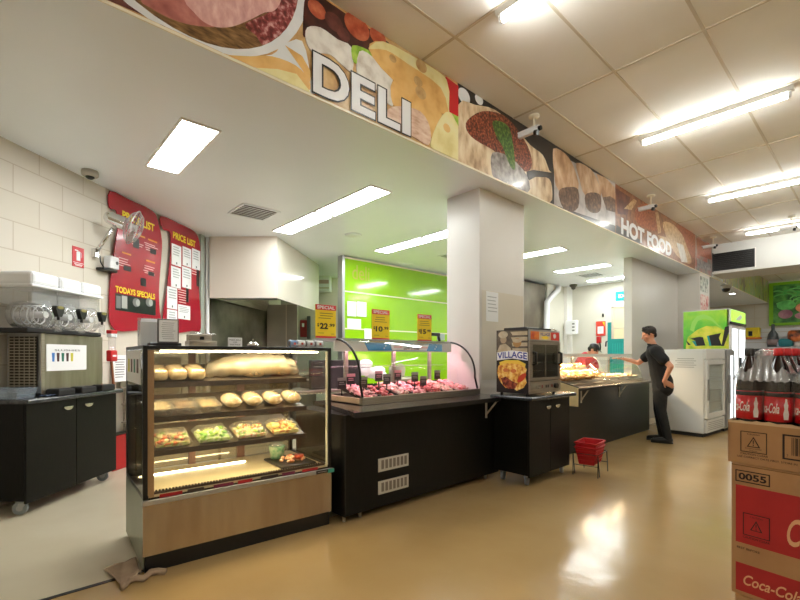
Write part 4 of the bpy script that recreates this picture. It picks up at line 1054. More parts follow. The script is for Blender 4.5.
# yellow special signs on the canopy
def special(px0, px1, ytop, label, price):
    a = DK.at(px0, 340, 3.60); b = DK.at(px1, 340, 3.60); z0 = 1.502; z1 = DK.at(px0, ytop, 3.60).z
    fr = Frame(DK.w((a.x, 3.60, z0)), DK.rot); w_ = b.x-a.x; h = z1-z0
    t = thing('special_sign', label, 'price sign', fr, 'yellow special signs on the meat display')
    m = MB(); m.box(0, w_, 0, .006, .0, h, yellow); m.done('card', t)
    m = MB(); m.box(0, w_, -.001, 0, h*.84, h, mat('sign_red', S_(214, 50, 60), .5)); m.box(0, w_, -.001, 0, 0, h*.06, MATS['sign_red']); m.text('SPECIAL', w_*.07, w_*.93, h*.87, h*.97, -.0016, paper, off=.03); m.done('banner', t)
    m = MB(); m.text(price[0], w_*.08, w_*.17, h*.33, h*.44, -.001, black, off=.02); m.text(price[1], w_*.20, w_*.60, h*.27, h*.45, -.001, black, off=.04); m.text(price[2], w_*.63, w_*.93, h*.34, h*.44, -.001, black, off=.03)
    m.lines(w_*.12, w_*.88, h*.56, h*.78, 3, -.001, mat('print_olive', S_(150, 130, 40), .6), .3); m.box(w_*.12, w_*.4, -.001, 0, h*.14, h*.155, MATS['print_olive']); m.box(w_*.75, w_*.9, -.001, 0, h*.12, h*.135, MATS['print_olive']); m.done('print', t)
special(315.5, 336, 304, 'yellow special sign priced $22.99 at the left end of the meat display', ('$', '22', '.99'))
special(372, 389.5, 309, 'yellow special sign priced $10.99 in the middle of the meat display', ('$', '10', '.99'))
special(417.5, 431.5, 314, 'yellow special sign priced $15.99 nearest the column', ('$', '15', '.99'))
# black monitor arm and box behind the canopy
a = DK.at(432, 335, 3.75)
t = thing('monitor_arm', 'black bent arm standing behind the meat display next to the column', 'stand', Frame(DK.w((a.x, 3.75, 1.5)), DK.rot))
m = MB(); m.rbox(0, .15, 0, .03, a.z-1.5-.01, a.z-1.5+.03, black, .006); m.tube([(.13, .015, a.z-1.5), (.16, .015, .0)], .017, black, 8); m.done('arm', t)
m = MB(); m.rbox(.15, .26, .02, .06, a.z-1.5-.06, a.z-1.5+.02, mat('screen_grey', S_(170, 190, 186), .3), .006); m.done('screen', t)
# back bench inside the deli with scales
BB = Frame(DK.w((2.9, 4.55, 0)), DK.rot)
t = thing('prep_bench', 'steel preparation bench behind the meat display', 'bench', BB)
m = MB(); m.rbox(-1.1, 2.4, 0, .6, .88, .92, steel, .005); m.done('worktop', t)
m = MB(); m.rbox(-1.1, 2.4, .04, .58, .1, .14, steel, .005); m.done('shelf', t)
for x in (-1.05, .6, 2.35):
    for y in (.04, .56): m = MB(); m.cyl((x, y, 0), (x, y, .88), .018, steel, 10); m.done('leg', t)
fr = Frame(BB.w((.15, .15, .92)), BB.rot)
t = thing('weighing_scale', 'black counter scale on the bench seen through the meat display', 'scale', fr)
m = MB(); m.rbox(-.25, .5, 0, .06, .0, .36, blackrub, .01); m.rbox(-.2, .45, .06, .36, .0, .1, black, .01); m.done('body', t)
m = MB(); m.rbox(-.15, .4, .08, .36, .1, .112, steel, .004); m.done('pan', t)
fr = Frame(BB.w((.95, .2, .98)), BB.rot)
m = MB(); 
for k in range(8): m.sph((random.uniform(-.1, .3), random.uniform(.2, .3), .02+random.uniform(0, .22)), (.13, .08, .07), paper, 10, None, .1)
o = tag(m.done('paper_bag_pile'), 'heap of white paper bags on the bench behind the meat display', 'paper bags', fr=fr); o['kind'] = 'stuff'
fr = Frame(BB.w((1.55, .15, .92)), BB.rot)
t = thing('meat_slicer', 'steel slicer with a round blade on the rear bench', 'slicer', fr)
m = MB(); m.rbox(-.2, .2, 0, .34, .0, .1, steel, .03); m.rbox(-.15, .1, .2, .30, .1, .26, steel, .02); m.done('body', t)
m = MB(); m.cyl((-.05, .14, .20), (-.05, .155, .20), .10, alu, 28); m.done('blade', t)
# papers and lettering on the green wall
GF = Frame((-6.995, 0, 0), R(90))
for i, (x0, y0, x1, y1) in enumerate(((347, 301, 356, 316.5), (356.8, 301.5, 366, 317), (347, 318.5, 360.5, 329), (364, 328.5, 372, 339))):
    a = GF.at(x0, y0); b = GF.at(x1, y1)
    m = MB(); m.box(a.x, b.x, -.016, -.012, b.z, a.z, paper); m.lines(a.x+.03, b.x-.03, b.z+.04, a.z-.05, 7, -.0165, MATS['faint_ink'], .25)
    tag(m.done('notice_sheet'), ['upper left notice on the green wall', 'upper right notice on the green wall', 'lower wide notice on the green wall', 'lowest notice on the green wall left of the $10.99 sign'][i], 'paper', 'notices on the green wall', fr=GF)
a = GF.at(352, 279); b = GF.at(369, 281); c = GF.at(352, 264.5)
m = MB(); m.text('deli', a.x, b.x, a.z, c.z, -.012, mat('faded_pink', S_(178, 172, 70), .4)); tag(m.done('wall_lettering'), 'faded outline word deli on the green wall', 'lettering', fr=GF)

# ================================================================== CART WITH THE PIE WARMER
CT = Frame((-2.4, 3.93, 0), R(90))
t = thing('warmer_cart', 'black wheeled cabinet carrying the pie warmer beside the column', 'cabinet', CT)
m = MB(); m.box(0, .84, .018, .43, .118, .88, blackwood); m.done('body', t)
for a, b, hx in ((.002, .417, .35), (.421, .838, .54)):
    m = MB(); m.rbox(a, b, 0, .018, .10, .876, blackwood, .002, 1); d_ = m.done('door', t)
    handle(d_, hx, 0, .80, .09)
m = MB(); m.rbox(-.05, .89, -.06, .445, .88, .92, blacktop, .012); m.done('worktop', t)
for x, y in ((.06, .07), (.78, .07), (.06, .36), (.78, .36)): castor(CT, x, y, t, .3)
WM = Frame(CT.w((.05, .04, .92)), CT.rot)
WW, WD, WH = .62, .39, .685
t = thing('pie_warmer', 'steel pie warmer with a glass door and a printed black side', 'pie warmer', WM)
m = MB(); m.box(0, .006, 0, WD, .02, WH, mat('warmer_side_black', S_(30, 28, 30), .3)); m.box(WW-.006, WW, 0, WD, .02, WH, steel); m.box(.006, WW-.006, WD-.006, WD, .02, WH, steel); m.box(.006, WW-.006, 0, WD, WH-.006, WH, steel); m.box(.006, WW-.006, 0, WD, .02, .14, steel); m.done('cabinet', t)
m = MB(); m.box(0, WW, -.02, 0, .03, .145, steel); m.done('control_panel', t)
for x in (.12, .50): m = MB(); m.cyl((x, -.02, .088), (x, -.05, .088), .028 if x > .4 else .018, black if x > .4 else chrome, 16); m.done('knob', t)
m = MB()
for x in (.22, .30, .34, .42): m.rbox(x, x+.02, -.024, -.02, .075, .105, [mat('switch_red', S_(140, 40, 34), .4), black, MATS.get('switch_red', black), black][int(x*10) % 4], .002)
m.done('switch', t)['kind'] = 'stuff'
m = MB(); m.box(0, WW, -.012, 0, WH-.115, WH, alu)
m.box(.02, .18, -.014, -.012, WH-.105, WH-.02, mat('header_orange', S_(226, 130, 40), .4, c2=S_(200, 70, 30), scale=20)); m.box(.18, .42, -.014, -.012, WH-.105, WH-.02, MATS['header_orange'] if 0 else mat('header_cream', S_(224, 206, 160), .4)); m.box(.42, .60, -.014, -.012, WH-.105, WH-.02, mat('header_red', S_(210, 56, 44), .4))
m.text('VILLAGE', .20, .40, WH-.062, WH-.028, -.0155, mat('village_blue', S_(40, 52, 150), .4), off=.02); m.ell(.30, WH-.08, .07, .016, -.0155, -.014, yellow); m.ell(.50, WH-.06, .03, .026, -.0155, -.014, paper)
m.done('header_strip', t)
m = MB()
dz0, dz1 = .155, WH-.125
for a in ((.0, .05, dz0, dz1), (WW-.05, WW, dz0, dz1), (.05, WW-.05, dz0, dz0+.03), (.05, WW-.05, dz1-.03, dz1)): m.box(a[0], a[1], -.018, 0, a[2], a[3], steel)
m.box(.31-.004, .31+.004, -.018, -.002, dz0, dz1, steel)
dr = m.done('door', t)
m = MB(); m.box(.05, WW-.05, -.010, -.007, dz0+.03, dz1-.03, glassmat('warmer_glass', (.82, .84, .82, 1), 1.3)); m.done('door_glass', dr)
for x in (.055, WW-.045): m = MB(); m.tube([(x, -.02, .32), (x, -.055, .33), (x, -.055, .44), (x, -.02, .45)], .013, black, 8); m.done('door_handle', dr)
for z in (.25, .34, .43): m = MB(); m.box(.01, WW-.01, .01, WD-.02, z, z+.004, chrome); m.box(.01, WW-.01, .01, .014, z-.004, z+.008, chrome); m.done('rack', t)
m = MB(); m.box(.01, WW-.01, WD-.012, WD-.006, .15, WH-.02, mat('warmer_back', S_(150, 146, 132), .4, .3)); m.done('back_liner', t)
m = MB(); m.box(.05, WW-.05, .2, .22, WH-.03, WH-.015, hotlamp if 0 else mat('warmer_bulb', S_(255, 220, 170), .4, emit=(1, .85, .6, 1), es=9)); m.done('inside_lamp', t)
# side print: local plane x = 0 facing -x ; draw in (y, z)
PS = Frame(WM.w((0, WD, 0)), WM.rot-R(90))      # local x runs from back to front, plane y=0
def ps(pts): return [(p[0]*WD, p[1]*WH) for p in pts]
m = MB()
sep = mat('sepia_wall', S_(104, 92, 76), .5, c2=S_(70, 62, 52), scale=14); sepl = mat('sepia_light', S_(196, 184, 156), .5, c2=S_(172, 158, 130), scale=12)
def PSB(x0, x1, z0, z1, th, mt): m.faces([tuple(TR @ Vector(v)) for v in [(x, y, z) for x in (x0*WD, x1*WD) for y in (-th, -.0) for z in (z0*WH, z1*WH)]], [(0, 1, 3, 2), (4, 6, 7, 5), (0, 4, 5, 1), (2, 3, 7, 6), (0, 2, 6, 4), (1, 5, 7, 3)], mt)
TR = WM.I @ PS.M
def PSP(pts, th, mt):
    b2 = MB(); b2.prism(ps(pts), -th, -.0002, mt); m._merge(b2.bm, mt, False, TR)
def PSE(cx, cz, rx, rz, th, mt, a=0): PSP([(cx+rx*math.cos(k*PI/10)*math.cos(a)-rz*math.sin(k*PI/10)*math.sin(a), cz+rx*math.cos(k*PI/10)*math.sin(a)+rz*math.sin(k*PI/10)*math.cos(a)) for k in range(20)], th, mt)
def PST(s, x0, x1, z0, z1, y, mt, off=.02, bend=0):
    b2 = MB(); b2.text(s, x0*WD, x1*WD, z0*WH, z1*WH, -y, mt, off=off)
    for v in b2.bm.verts:
        u_ = (v.co.x/WD-.5)*2; v.co.z -= bend*WH*u_*u_
    m._merge(b2.bm, mt, False, TR)
PSP([(.02, .56), (.98, .56), (.98, .99), (.02, .99)], .001, sep)
for k in range(5): PSP([(.45+.02*k, .97-.085*k), (.97, .97-.085*k), (.97, .915-.085*k), (.52, .915-.085*k)], .0015, sepl)
PSE(.22, .93, .15, .055, .0032, sepl); PSE(.23, .855, .10, .06, .0025, mat('sepia_skin', S_(168, 148, 120), .5)); PSP([(.03, .60), (.03, .68), (.12, .77), (.3, .79), (.46, .72), (.52, .60)], .0022, sepl)
PSE(.66, .80, .13, .07, .0034, mat('sepia_bread', S_(170, 128, 74), .5)); PSE(.66, .83, .14, .03, .0038, sepl)
piec = mat('pie_yellow', S_(236, 178, 70), .4, ramp=[S_(196, 110, 40), S_(238, 182, 80), S_(250, 220, 140)], scale=22); piem = mat('pie_filling', S_(110, 40, 26), .4, ramp=[S_(80, 24, 16), S_(140, 58, 40), S_(180, 90, 60)], scale=30)
PSP([(.03, .34), (.06, .44), (.2, .50), (.5, .52), (.8, .49), (.95, .40), (.9, .30), (.95, .2), (.85, .12), (.65, .07), (.5, .12), (.3, .10), (.15, .18), (.06, .26)], .002, piec)
PSP([(.15, .25), (.3, .28), (.48, .22), (.68, .18), (.6, .10), (.4, .09), (.22, .15)], .003, piem); PSE(.8, .27, .14, .05, .003, mat('tomato', S_(206, 70, 40), .4), .4)
PSE(.3, .38, .08, .03, .003, mat('pastry_edge', S_(214, 120, 60), .4)); PSE(.55, .37, .09, .03, .003, MATS['pastry_edge'])
PSP([(.1, .50), (.3, .535), (.7, .535), (.92, .48), (.9, .43), (.7, .48), (.3, .485), (.12, .45)], .0028, mat('ribbon', S_(238, 200, 70), .4))
PSP([(.02, .53), (.5, .56), (.98, .53), (.98, .655), (.5, .685), (.02, .655)], .0034, paper); PST('VILLAGE', .04, .96, .57, .67, .0046, MATS['village_blue'], .02, .03)
m.done('side_print', t)
for x in (.04, WW-.04):
    for y in (.04, WD-.04): m = MB(); m.cyl((x, y, 0), (x, y, .022), .016, black, 10); m.done('foot', t)
fr = Frame(WM.w((.06, .06, WH)), WM.rot)
m = MB(); m.rbox(0, .5, 0, .28, 0, .028, black, .006); m.tube([(.49, -.02, .03), (.53, -.05, .0)], .006, chrome, 6); tag(m.done('baking_tray'), 'black oven tray lying on top of the pie warmer', 'tray', fr=fr)
# shopping basket stand
BS = Frame((-2.24, 4.93, 0), R(90)+R(8))
t = thing('basket_stand', 'black wire stand on the floor holding red shopping baskets', 'stand', BS)
m = MB()
for y in (-.12, .12):
    m.tube([(-.17, y*1.1, .006), (-.17, y*1.1, .25), (.17, y*1.1, .25), (.22, y*1.1, .006)], .005, black, 6); m.tube([(-.17, y*1.1, .25), (-.11, y*1.1, .006)], .005, black, 6)
for x in (.17, -.17): m.tube([(x, -.13, .25), (x, .13, .25)], .005, black, 6)
m.tube([(-.15, -.13, .12), (-.15, .13, .12)], .004, black, 6); m.tube([(.19, -.13, .12), (.19, .13, .12)], .004, black, 6)
m.done('frame', t)
basket = mat('basket_red', S_(186, 20, 30), .4)
for i in range(2):
    fr = Frame(BS.w((0, 0, .125+.05*i)), BS.rot)
    t = thing('shopping_basket', ['lower red shopping basket on the wire stand', 'upper red shopping basket on the wire stand'][i], 'shopping basket', fr, 'red baskets beside the wheeled cabinet')
    m = MB(); taper(m, -.16, .16, -.11, .11, 0, .19, .03, basket)
    for k in range(9):
        x = -.125+k*.0313; m.tube([(x*.98, -.083, .01), (x*1.2, -.112, .18)], .003, basket, 4); m.tube([(x*.98, .083, .01), (x*1.2, .112, .18)], .003, basket, 4)
    for z in (.05, .1, .15):
        k = .03*(1-z/.19); m.tube([(-.163+k, -.113+k, z), (.163-k, -.113+k, z), (.163-k, .113-k, z), (-.163+k, .113-k, z)], .003, basket, 4, True)
    m.done('body', t)
    m = MB(); m.tube([(-.165, -.115, .19), (.165, -.115, .19), (.165, .115, .19), (-.165, .115, .19)], .010, basket, 6, True); m.done('rim', t)
# ================================================================== HOT FOOD COUNTER
t = thing('hot_food_counter', 'long black counter with fold-down ledge brackets under the hot food', 'counter', DK)
hb = mat('hot_counter_black', S_(20, 22, 21), .34, c2=S_(28, 30, 28), scale=1.2)
m = MB(); m.box(5.42, 8.64, 2.85, 3.6, 0.01, .865, hb); m.done('base', t)
ht = mat('hot_top', S_(120, 104, 88), .2, c2=S_(100, 88, 76), scale=16, coat=.3)
m = MB(); m.box(5.40, 8.70, 2.72, 3.62, .868, .90, ht); m.box(5.40, 8.70, 2.712, 2.72, .866, .898, black); m.done('countertop', t)
bracket(5.99, t, 2.72, 2.852, .866); bracket(7.30, t, 2.72, 2.852, .866)
m = MB(); a = DK.ax(563, 377, 5.40); 
m.prismx([(2.60, .69), (2.76, .69), (2.76, .80), (3.05, .80), (3.05, 1.03), (2.98, 1.03), (2.60, .93)], 5.38, 5.40, mat('end_board_cream', S_(214, 196, 150), .5)); m.prismx([(2.59, .925), (2.98, 1.03), (2.98, 1.04), (2.59, .935)], 5.379, 5.40, blackrub)
tag(m.done('end_board'), 'cream end board fixed to the near end of the hot food counter', 'board', fr=DK)
t = thing('hot_food_display', 'low glass hot food display glowing warm on the hot food counter', 'display case', DK)
HX0, HX1 = 5.52, 8.55
m = MB(); m.box(HX0, HX1, 2.92, 3.56, .902, .93, steel); m.box(5.58, 7.16, 3.30, 3.54, .93, 1.028, steel); m.box(5.58, 7.16, 3.0, 3.29, .93, .965, steel); m.done('base_tray', t)
m = MB()
m.sheet([[(x, 2.93, .94), (x, 2.98, 1.10), (x, 3.08, 1.27), (x, 3.16, 1.325)] for x in (HX0, HX1)], glass); m.done('front_glass', t)
for x in (HX0, 7.05, HX1-.01): m = MB(); m.faces([(x, 2.93, .94), (x, 2.98, 1.10), (x, 3.08, 1.27), (x, 3.16, 1.325), (x, 3.5, 1.325), (x, 3.5, .94)], [(0, 1, 2, 3, 4, 5)], glass); m.tube([(x, 2.93, .94), (x, 2.98, 1.10), (x, 3.08, 1.27), (x, 3.16, 1.325)], .007, alu, 6); m.done('side_glass', t)
m = MB(); m.box(HX0-.03, HX1+.03, 3.14, 3.58, 1.335, 1.365, alu); m.box(HX0-.03, HX1+.03, 3.13, 3.145, 1.315, 1.365, mat('edge_white', S_(226, 226, 220), .3)); m.done('canopy', t)
for x in (HX0+.02, 7.05, HX1-.04): m = MB(); m.box(x, x+.03, 3.5, 3.53, .93, 1.335, steel); m.done('post', t)
for k in range(5): m = MB(); x = 5.75+k*.58; m.rbox(x, x+.3, 3.22, 3.30, 1.322, 1.333, hotlamp, .004); m.done('heat_lamp', t)
chick = mat('roast_chicken', S_(214, 140, 70), .35, ramp=[S_(186, 110, 50), S_(230, 170, 100), S_(244, 208, 146)], scale=18, sharp=(.35, .62))
pale = mat('roll_pale', S_(236, 206, 160), .5, ramp=[S_(214, 166, 106), S_(240, 212, 164), S_(248, 232, 204)], scale=16)
lab = ['nearest the pie warmer', 'second from the pie warmer', 'in the middle of the near bay', 'beside the steel tongs']
for i in range(8):
    x = 5.66+i*.19; y = 3.12+.05*(i % 2)
    fr = Frame(DK.w((x, y+.02, .968)), DK.rot+.2*(i % 3))
    t2 = thing('roast_chicken', 'golden roast chicken, number counted from the pie warmer end' if 0 else 'golden roast chicken %s in the hot display' % ['at the pie warmer end', 'just right of the end one', 'third along', 'left of centre', 'right of centre', 'sixth along', 'before the tongs', 'next to the tongs'][i], 'roast chicken', fr, 'roast chickens in the near bay')
    m = MB(); m.sph((0, 0, .075), (.09, .12, .075), chick, 16, Matrix.Rotation(.15, 3, 'X'), .03); m.done('body', t2)
    for s in (-1, 1):
        m = MB(); m.tube([(s*.06, -.07, .08), (s*.075, -.12, .07), (s*.06, -.16, .055)], [.036, .026, .012], chick, 10); m.sph((s*.058, -.165, .055), .013, pale, 8); m.done('leg', t2)
        m = MB(); m.tube([(s*.08, .05, .08), (s*.105, .0, .06), (s*.09, -.03, .07)], [.02, .018, .01], chick, 8); m.done('wing', t2)
for i in range(4):
    x = 5.62+i*.40; fr = Frame(DK.w((x, 3.34, 1.03)), DK.rot)
    t2 = thing('hot_food_tray', 'tray of pale pastries behind the chickens, ' + ['nearest end', 'second', 'third', 'beside the divider'][i], 'food tray', fr, 'hot trays behind the chickens')
    m = MB(); taper(m, 0, .37, -.02, .16, 0, .12, .012, steel); m.done('tray', t2)
    m = MB()
    for k in range(16): m.sph((.03+random.random()*.31, random.uniform(.01, .13), .11+random.uniform(0, .06)), (.04, .03, .022), [pale, chick][k % 3 == 0], 10, Matrix.Rotation(random.uniform(0, 3), 3, 'Z'))
    m.done('pastries', t2)['kind'] = 'stuff'
for i in range(3):
    x = 7.22+i*.43; fr = Frame(DK.w((x, 2.98, .935)), DK.rot)
    t2 = thing('hot_food_tray', ['tray of chips and fritters just past the tongs', 'middle tray of the far bay of the hot display', 'farthest tray of the hot display, near the customer'][i], 'food tray', fr, 'hot trays in the far bay')
    m = MB(); taper(m, 0, .4, 0, .48, 0, .05, .012, steel); m.done('tray', t2)
    m = MB()
    for k in range(44): m.sph((.04+random.random()*.32, random.uniform(.04, .44), .045+random.uniform(0, .03)), (.034, .02, .016), [pale, chick][k % 4 == 0], 8, Matrix.Rotation(random.uniform(0, 3), 3, 'Z'))
    m.done('fritters', t2)['kind'] = 'stuff'
fr = Frame(DK.w((7.12, 2.98, .95)), DK.rot)
t2 = thing('serving_tongs', 'steel tongs leaning between the chickens and the chips', 'tongs', fr)
for s in (-1, 1): m = MB(); m.tube([(.0, .25, .24), (s*.02, .12, .12), (s*.035, 0, .0)], .008, chrome, 6); m.sph((s*.035, -.01, .0), (.03, .05, .008), chrome, 10); m.done('arm', t2)
# ================================================================== KITCHEN BEHIND THE HOT FOOD
m = MB(); m.box(-7.12, -7.0, 8.35, 12.05, 0, ZS, wallpaint); struct(m.done('wall_side'))
t = thing('kitchen_exhaust', 'dark stainless exhaust box beyond the white column', 'range hood', Frame((-6.95, 9.4, 0), 0))
m = MB(); m.rbox(0, .85, 0, 1.4, 1.72, 3.22, mat('exhaust_dark', S_(92, 84, 72), .4, .5, c2=S_(120, 112, 98), scale=2), .01); m.done('casing', t)
m = MB(); m.rbox(0, .9, 0, 1.4, .0, .92, steel, .01); m.box(.02, .88, .02, 1.38, .92, 1.3, mat('oven_dark', S_(50, 46, 42), .4)); m.done('cooker', t)
t = thing('flue_pipe', 'bent white flue pipe left of the white wall box', 'pipe', Frame((-6.04, 11.2, 0), 0))
a = Frame((-6.02, 0, 0), R(90))
def k6(px, py): q = a.at(px, py, 0); return (0, 0, 0)
fl = Frame((-6.0, 0, 0), R(90))
pts = [fl.w(fl.at(px, py, 0)) for px, py in ((558.5, 286), (558, 290), (547, 302), (546.5, 330), (546.5, 350))]
m = MB(); org = Vector((-6.04, 11.2, 0)); m.tube([p-org for p in pts], .075, whitepl, 12); m.done('pipe', t)
KB = Frame((0, 12.05, 0), 0)
def onback(px0, py0, px1, py1, d=.1):
    a = KB.at(px0, py1, -d); b = KB.at(px1, py0, -d); return a.x, b.x, a.z, b.z
x0, x1, z0, z1 = onback(565.5, 320, 577, 334.5, .4)
t = thing('wall_box', 'white rectangular wall box with small stickers', 'wall box', KB)
m = MB(); m.rbox(x0, x1, -.42, -.30, z0, z1, whitepl, .02); m.done('case', t)
m = MB(); 
for k in range(3): m.box(x1-.13, x1-.06, -.424, -.42, z1-.12-k*.09, z1-.08-k*.09, MATS['photo_grey'])
m.done('sticker', t)
x0, x1, z0, z1 = onback(559, 312, 562, 319, .4); m = MB(); m.rbox(x0, x1, -.42, -.39, z0, z1, black, .01); tag(m.done('wall_switch'), 'black switch box beside the flue pipe', 'switch', fr=KB)
x0, x1, z0, z1 = onback(602, 313.5, 603.7, 317, .02); m = MB(); m.rbox(x0, x1, -.03, -.0, z0, z1, black, .01); tag(m.done('wall_switch'), 'tiny black switch on the white wall left of the exit sign', 'switch', fr=KB)
x0, x1, z0, z1 = onback(596, 321, 605.5, 336, .02)
t = thing('red_notice', 'red framed notice on the white wall above the worker', 'notice', KB)
m = MB(); m.rbox(x0, x1, -.03, -.005, z0, z1, mat('notice_red', S_(214, 70, 56), .4), .01); m.prism([((x0+x1)/2+.05, z1-.02), (x1-.02, z1-.02), (x1-.02, z1-.14)], -.034, -.03, yellow); m.done('frame', t)
m = MB(); m.box(x0+.05, x1-.05, -.036, -.03, z0+.06, z1-.14, paper); m.lines(x0+.07, x1-.07, z0+.1, z1-.18, 5, -.038, MATS['faint_ink'], .3); m.done('sheet', t)
m = MB(); m.rbox((x0+x1)/2-.08, (x0+x1)/2+.02, -.12, -.005, z0-.2, z0-.02, red, .02); m.tube([((x0+x1)/2, -.1, z0-.15), ((x0+x1)/2+.03, -.1, z0-.3), ((x0+x1)/2+.02, -.1, z0-.4)], .015, black, 6); tag(m.done('hose_bracket'), 'small red fitting with a black hose under the red notice', 'fitting', fr=KB)
# door
x0, x1, z0, z1 = onback(614, 307, 629, 341, .03)
t = thing('door_1', '', '', KB); del t['label']; del t['category']; t['kind'] = 'structure'
m = MB(); m.box(x0, x1+.3, -.03, -.0, 0, z1, mat('door_beige', S_(226, 212, 172), .5)); m.done('panel', t)
m = MB(); m.box(x0-.06, x0, -.05, -.0, 0, z1+.05, gridm); m.box(x0-.06, x1+.3, -.05, 0, z1, z1+.06, gridm); m.box(x0, x1+.3, -.036, -.03, 2.05, 2.08, gridm); m.done('frame', t)
# exit sign and small air vent
EX = Frame((0, 10.6, 0), 0)
a = EX.at(615.5, 292); b = EX.at(632, 299.5); 
t = thing('exit_sign', 'teal EXIT sign hanging beside the partition wall', 'exit sign', EX)
m = MB(); m.box(a.x, b.x, 0, .06, b.z, a.z, mat('exit_teal', S_(0, 160, 165), .4, emit=(0, .42, .44, 1), es=.8)); m.done('body', t)
m = MB(); c = EX.at(618.5, 298); d = EX.at(630.5, 293.3); m.text('EXIT', c.x, d.x, c.z, d.z, -.002, mat('exit_letter', S_(255, 255, 255), .4, emit=(1, 1, 1, 1), es=.9), off=.02); m.done('lettering', t)
m = MB(); m.cyl(((a.x+b.x)/2, .03, a.z), ((a.x+b.x)/2, .03, ZS), .012, whitepl, 8); m.done('hanger', t)
a = EX.at(619, 280); b = EX.at(627, 286); m = MB(); m.rbox(a.x, b.x, .3, .45, b.z, a.z, whitepl, .02); m.cyl(((a.x+b.x)/2, .38, a.z-.01), ((a.x+b.x)/2, .38, ZS), .02, whitepl, 8); tag(m.done('emergency_light'), 'small white emergency fitting hanging above the exit sign', 'light', fr=EX)
cp = G.az(579, 286, ZS); m = MB(); m.lathe([(.1, 0), (.1, -.04), (.06, -.07), (.05, -.12), (0, -.14)], (0, 0, 0), mat('dome_dark', S_(70, 66, 58), .4), 16); tag(m.done('dome_camera'), 'dark dome camera on the soffit over the white wall box', 'security camera', fr=Frame((cp.x, min(cp.y, 11.6), ZS), 0))
# teal screen
TE = Frame((0, 9.9, 0), 0)
a = TE.at(607.5, 322.5); b = TE.at(611, 339); c = TE.at(632, 355)
t = thing('teal_screen', 'teal plastic screen standing behind the hot food counter', 'screen', TE)
m = MB(); m.box(a.x, b.x, 0, .02, .4, a.z, teal); m.box(b.x, -3.52, 0, .02, .4, b.z, teal)
for k in range(9): m.box(b.x+.03+k*.05, b.x+.045+k*.05, -.004, 0, .5, b.z-.1, mat('teal_light', S_(20, 168, 166), .35))
m.done('panel', t)
for x in (a.x+.03, -3.62): m = MB(); m.box(x-.02, x+.02, -.15, .17, 0, .4, steel); m.done('foot', t)
# rear bench with a tap behind the worker
KBn = Frame((-5.9, 10.4, 0), 0)
t = thing('rear_bench', 'steel bench with a tall tap behind the worker', 'bench', KBn)
m = MB(); m.rbox(.2, 1.75, 0, .6, .1, .95, steel, .01); m.done('body', t)
m = MB(); m.tube([(1.5, .3, .95), (1.5, .3, 1.6), (1.5, .24, 1.68), (1.5, .12, 1.66), (1.5, .1, 1.55)], .018, black, 8); m.done('tap', t)
for x in (.25, 1.7):
    for y in (.05, .55): m = MB(); m.cyl((x, y, 0), (x, y, .1), .02, steel, 8); m.done('leg', t)

# ================================================================== PEOPLE
def cap(m, a, b, r0, r1, mt, seg=14):
    a, b = Vector(a), Vector(b); d = (b-a)
    m.cyl(a, b, r0, mt, seg, r1); m.sph(a, r0, mt, seg); m.sph(b, r1, mt, seg)
def chain(m, pts, rs, mt):
    for i in range(len(pts)-1): cap(m, pts[i], pts[i+1], rs[i], rs[i+1], mt)
def remesh(o, v, smooth=6):
    md = o.modifiers.new('union', 'REMESH'); md.mode = 'VOXEL'; md.voxel_size = v; md.use_smooth_shade = True
    if smooth: ms = o.modifiers.new('smooth', 'SMOOTH'); ms.iterations = smooth; ms.factor = .5
    return o
def head(m, c, yaw, pitch, mt):
    """c centre of the skull, face toward local +y turned by yaw"""
    Rm = Matrix.Rotation(yaw, 3, 'Z') @ Matrix.Rotation(-pitch, 3, 'X'); c = Vector(c)
    P = lambda x, y, z: c+Rm @ Vector((x, y, z))
    m.sph(c+Rm @ Vector((0, -.012, .02)), (.076, .095, .092), mt, 20, Rm); m.sph(P(0, .012, -.035), (.062, .080, .080), mt, 18, Rm)
    m.sph(P(0, .055, -.085), (.034, .034, .030), mt, 12, Rm)      # chin
    cap(m, P(0, .085, .012), P(0, .112, -.028), .009, .014, mt, 10)  # nose
    for s in (-1, 1):
        m.sph(P(s*.076, -.005, -.012), (.012, .022, .034), mt, 12, Rm)
        m.sph(P(s*.030, .074, .028), (.026, .014, .010), mt, 10, Rm)  # brow
        m.sph(P(s*.040, .062, -.025), (.024, .020, .022), mt, 10, Rm)
    m.sph(P(0, .088, -.056), (.024, .012, .006), mt, 10, Rm); m.sph(P(0, .086, -.066), (.022, .012, .007), mt, 10, Rm)
    return P, Rm
def hand(m, w, d, up, side, mt, curl=.4, thumb=1):
    """palm from wrist w heading d; up = back of hand; fingers each bent"""
    w = Vector(w); d = Vector(d).normalized(); up = Vector(up); up = (up-d*up.dot(d)).normalized(); s = d.cross(up)*side
    for k in range(4):
        o = (k-1.5)*.019; base = w+d*.085+s*o; cap(m, w+d*.01+s*o*.6, base, .017, .013, mt, 8)
        L_ = [.072, .080, .074, .058][k]; p = base; dd = d.copy()
        for j in range(3):
            q = p+dd*L_*[.45, .32, .23][j]; cap(m, p, q, .0095-.001*j, .0088-.001*j, mt, 8); p = q
            dd = (dd-up*curl*.5).normalized()
    p = w+d*.025-s*.03; q = p+(d*.6-s*.7-up*.15).normalized()*.04; r_ = q+(d*.85-s*.4-up*.2).normalized()*.032
    cap(m, p, q, .014, .011, mt, 8); cap(m, q, r_, .011, .008, mt, 8)
eyem = mat('eye_dark', S_(40, 28, 24), .3)

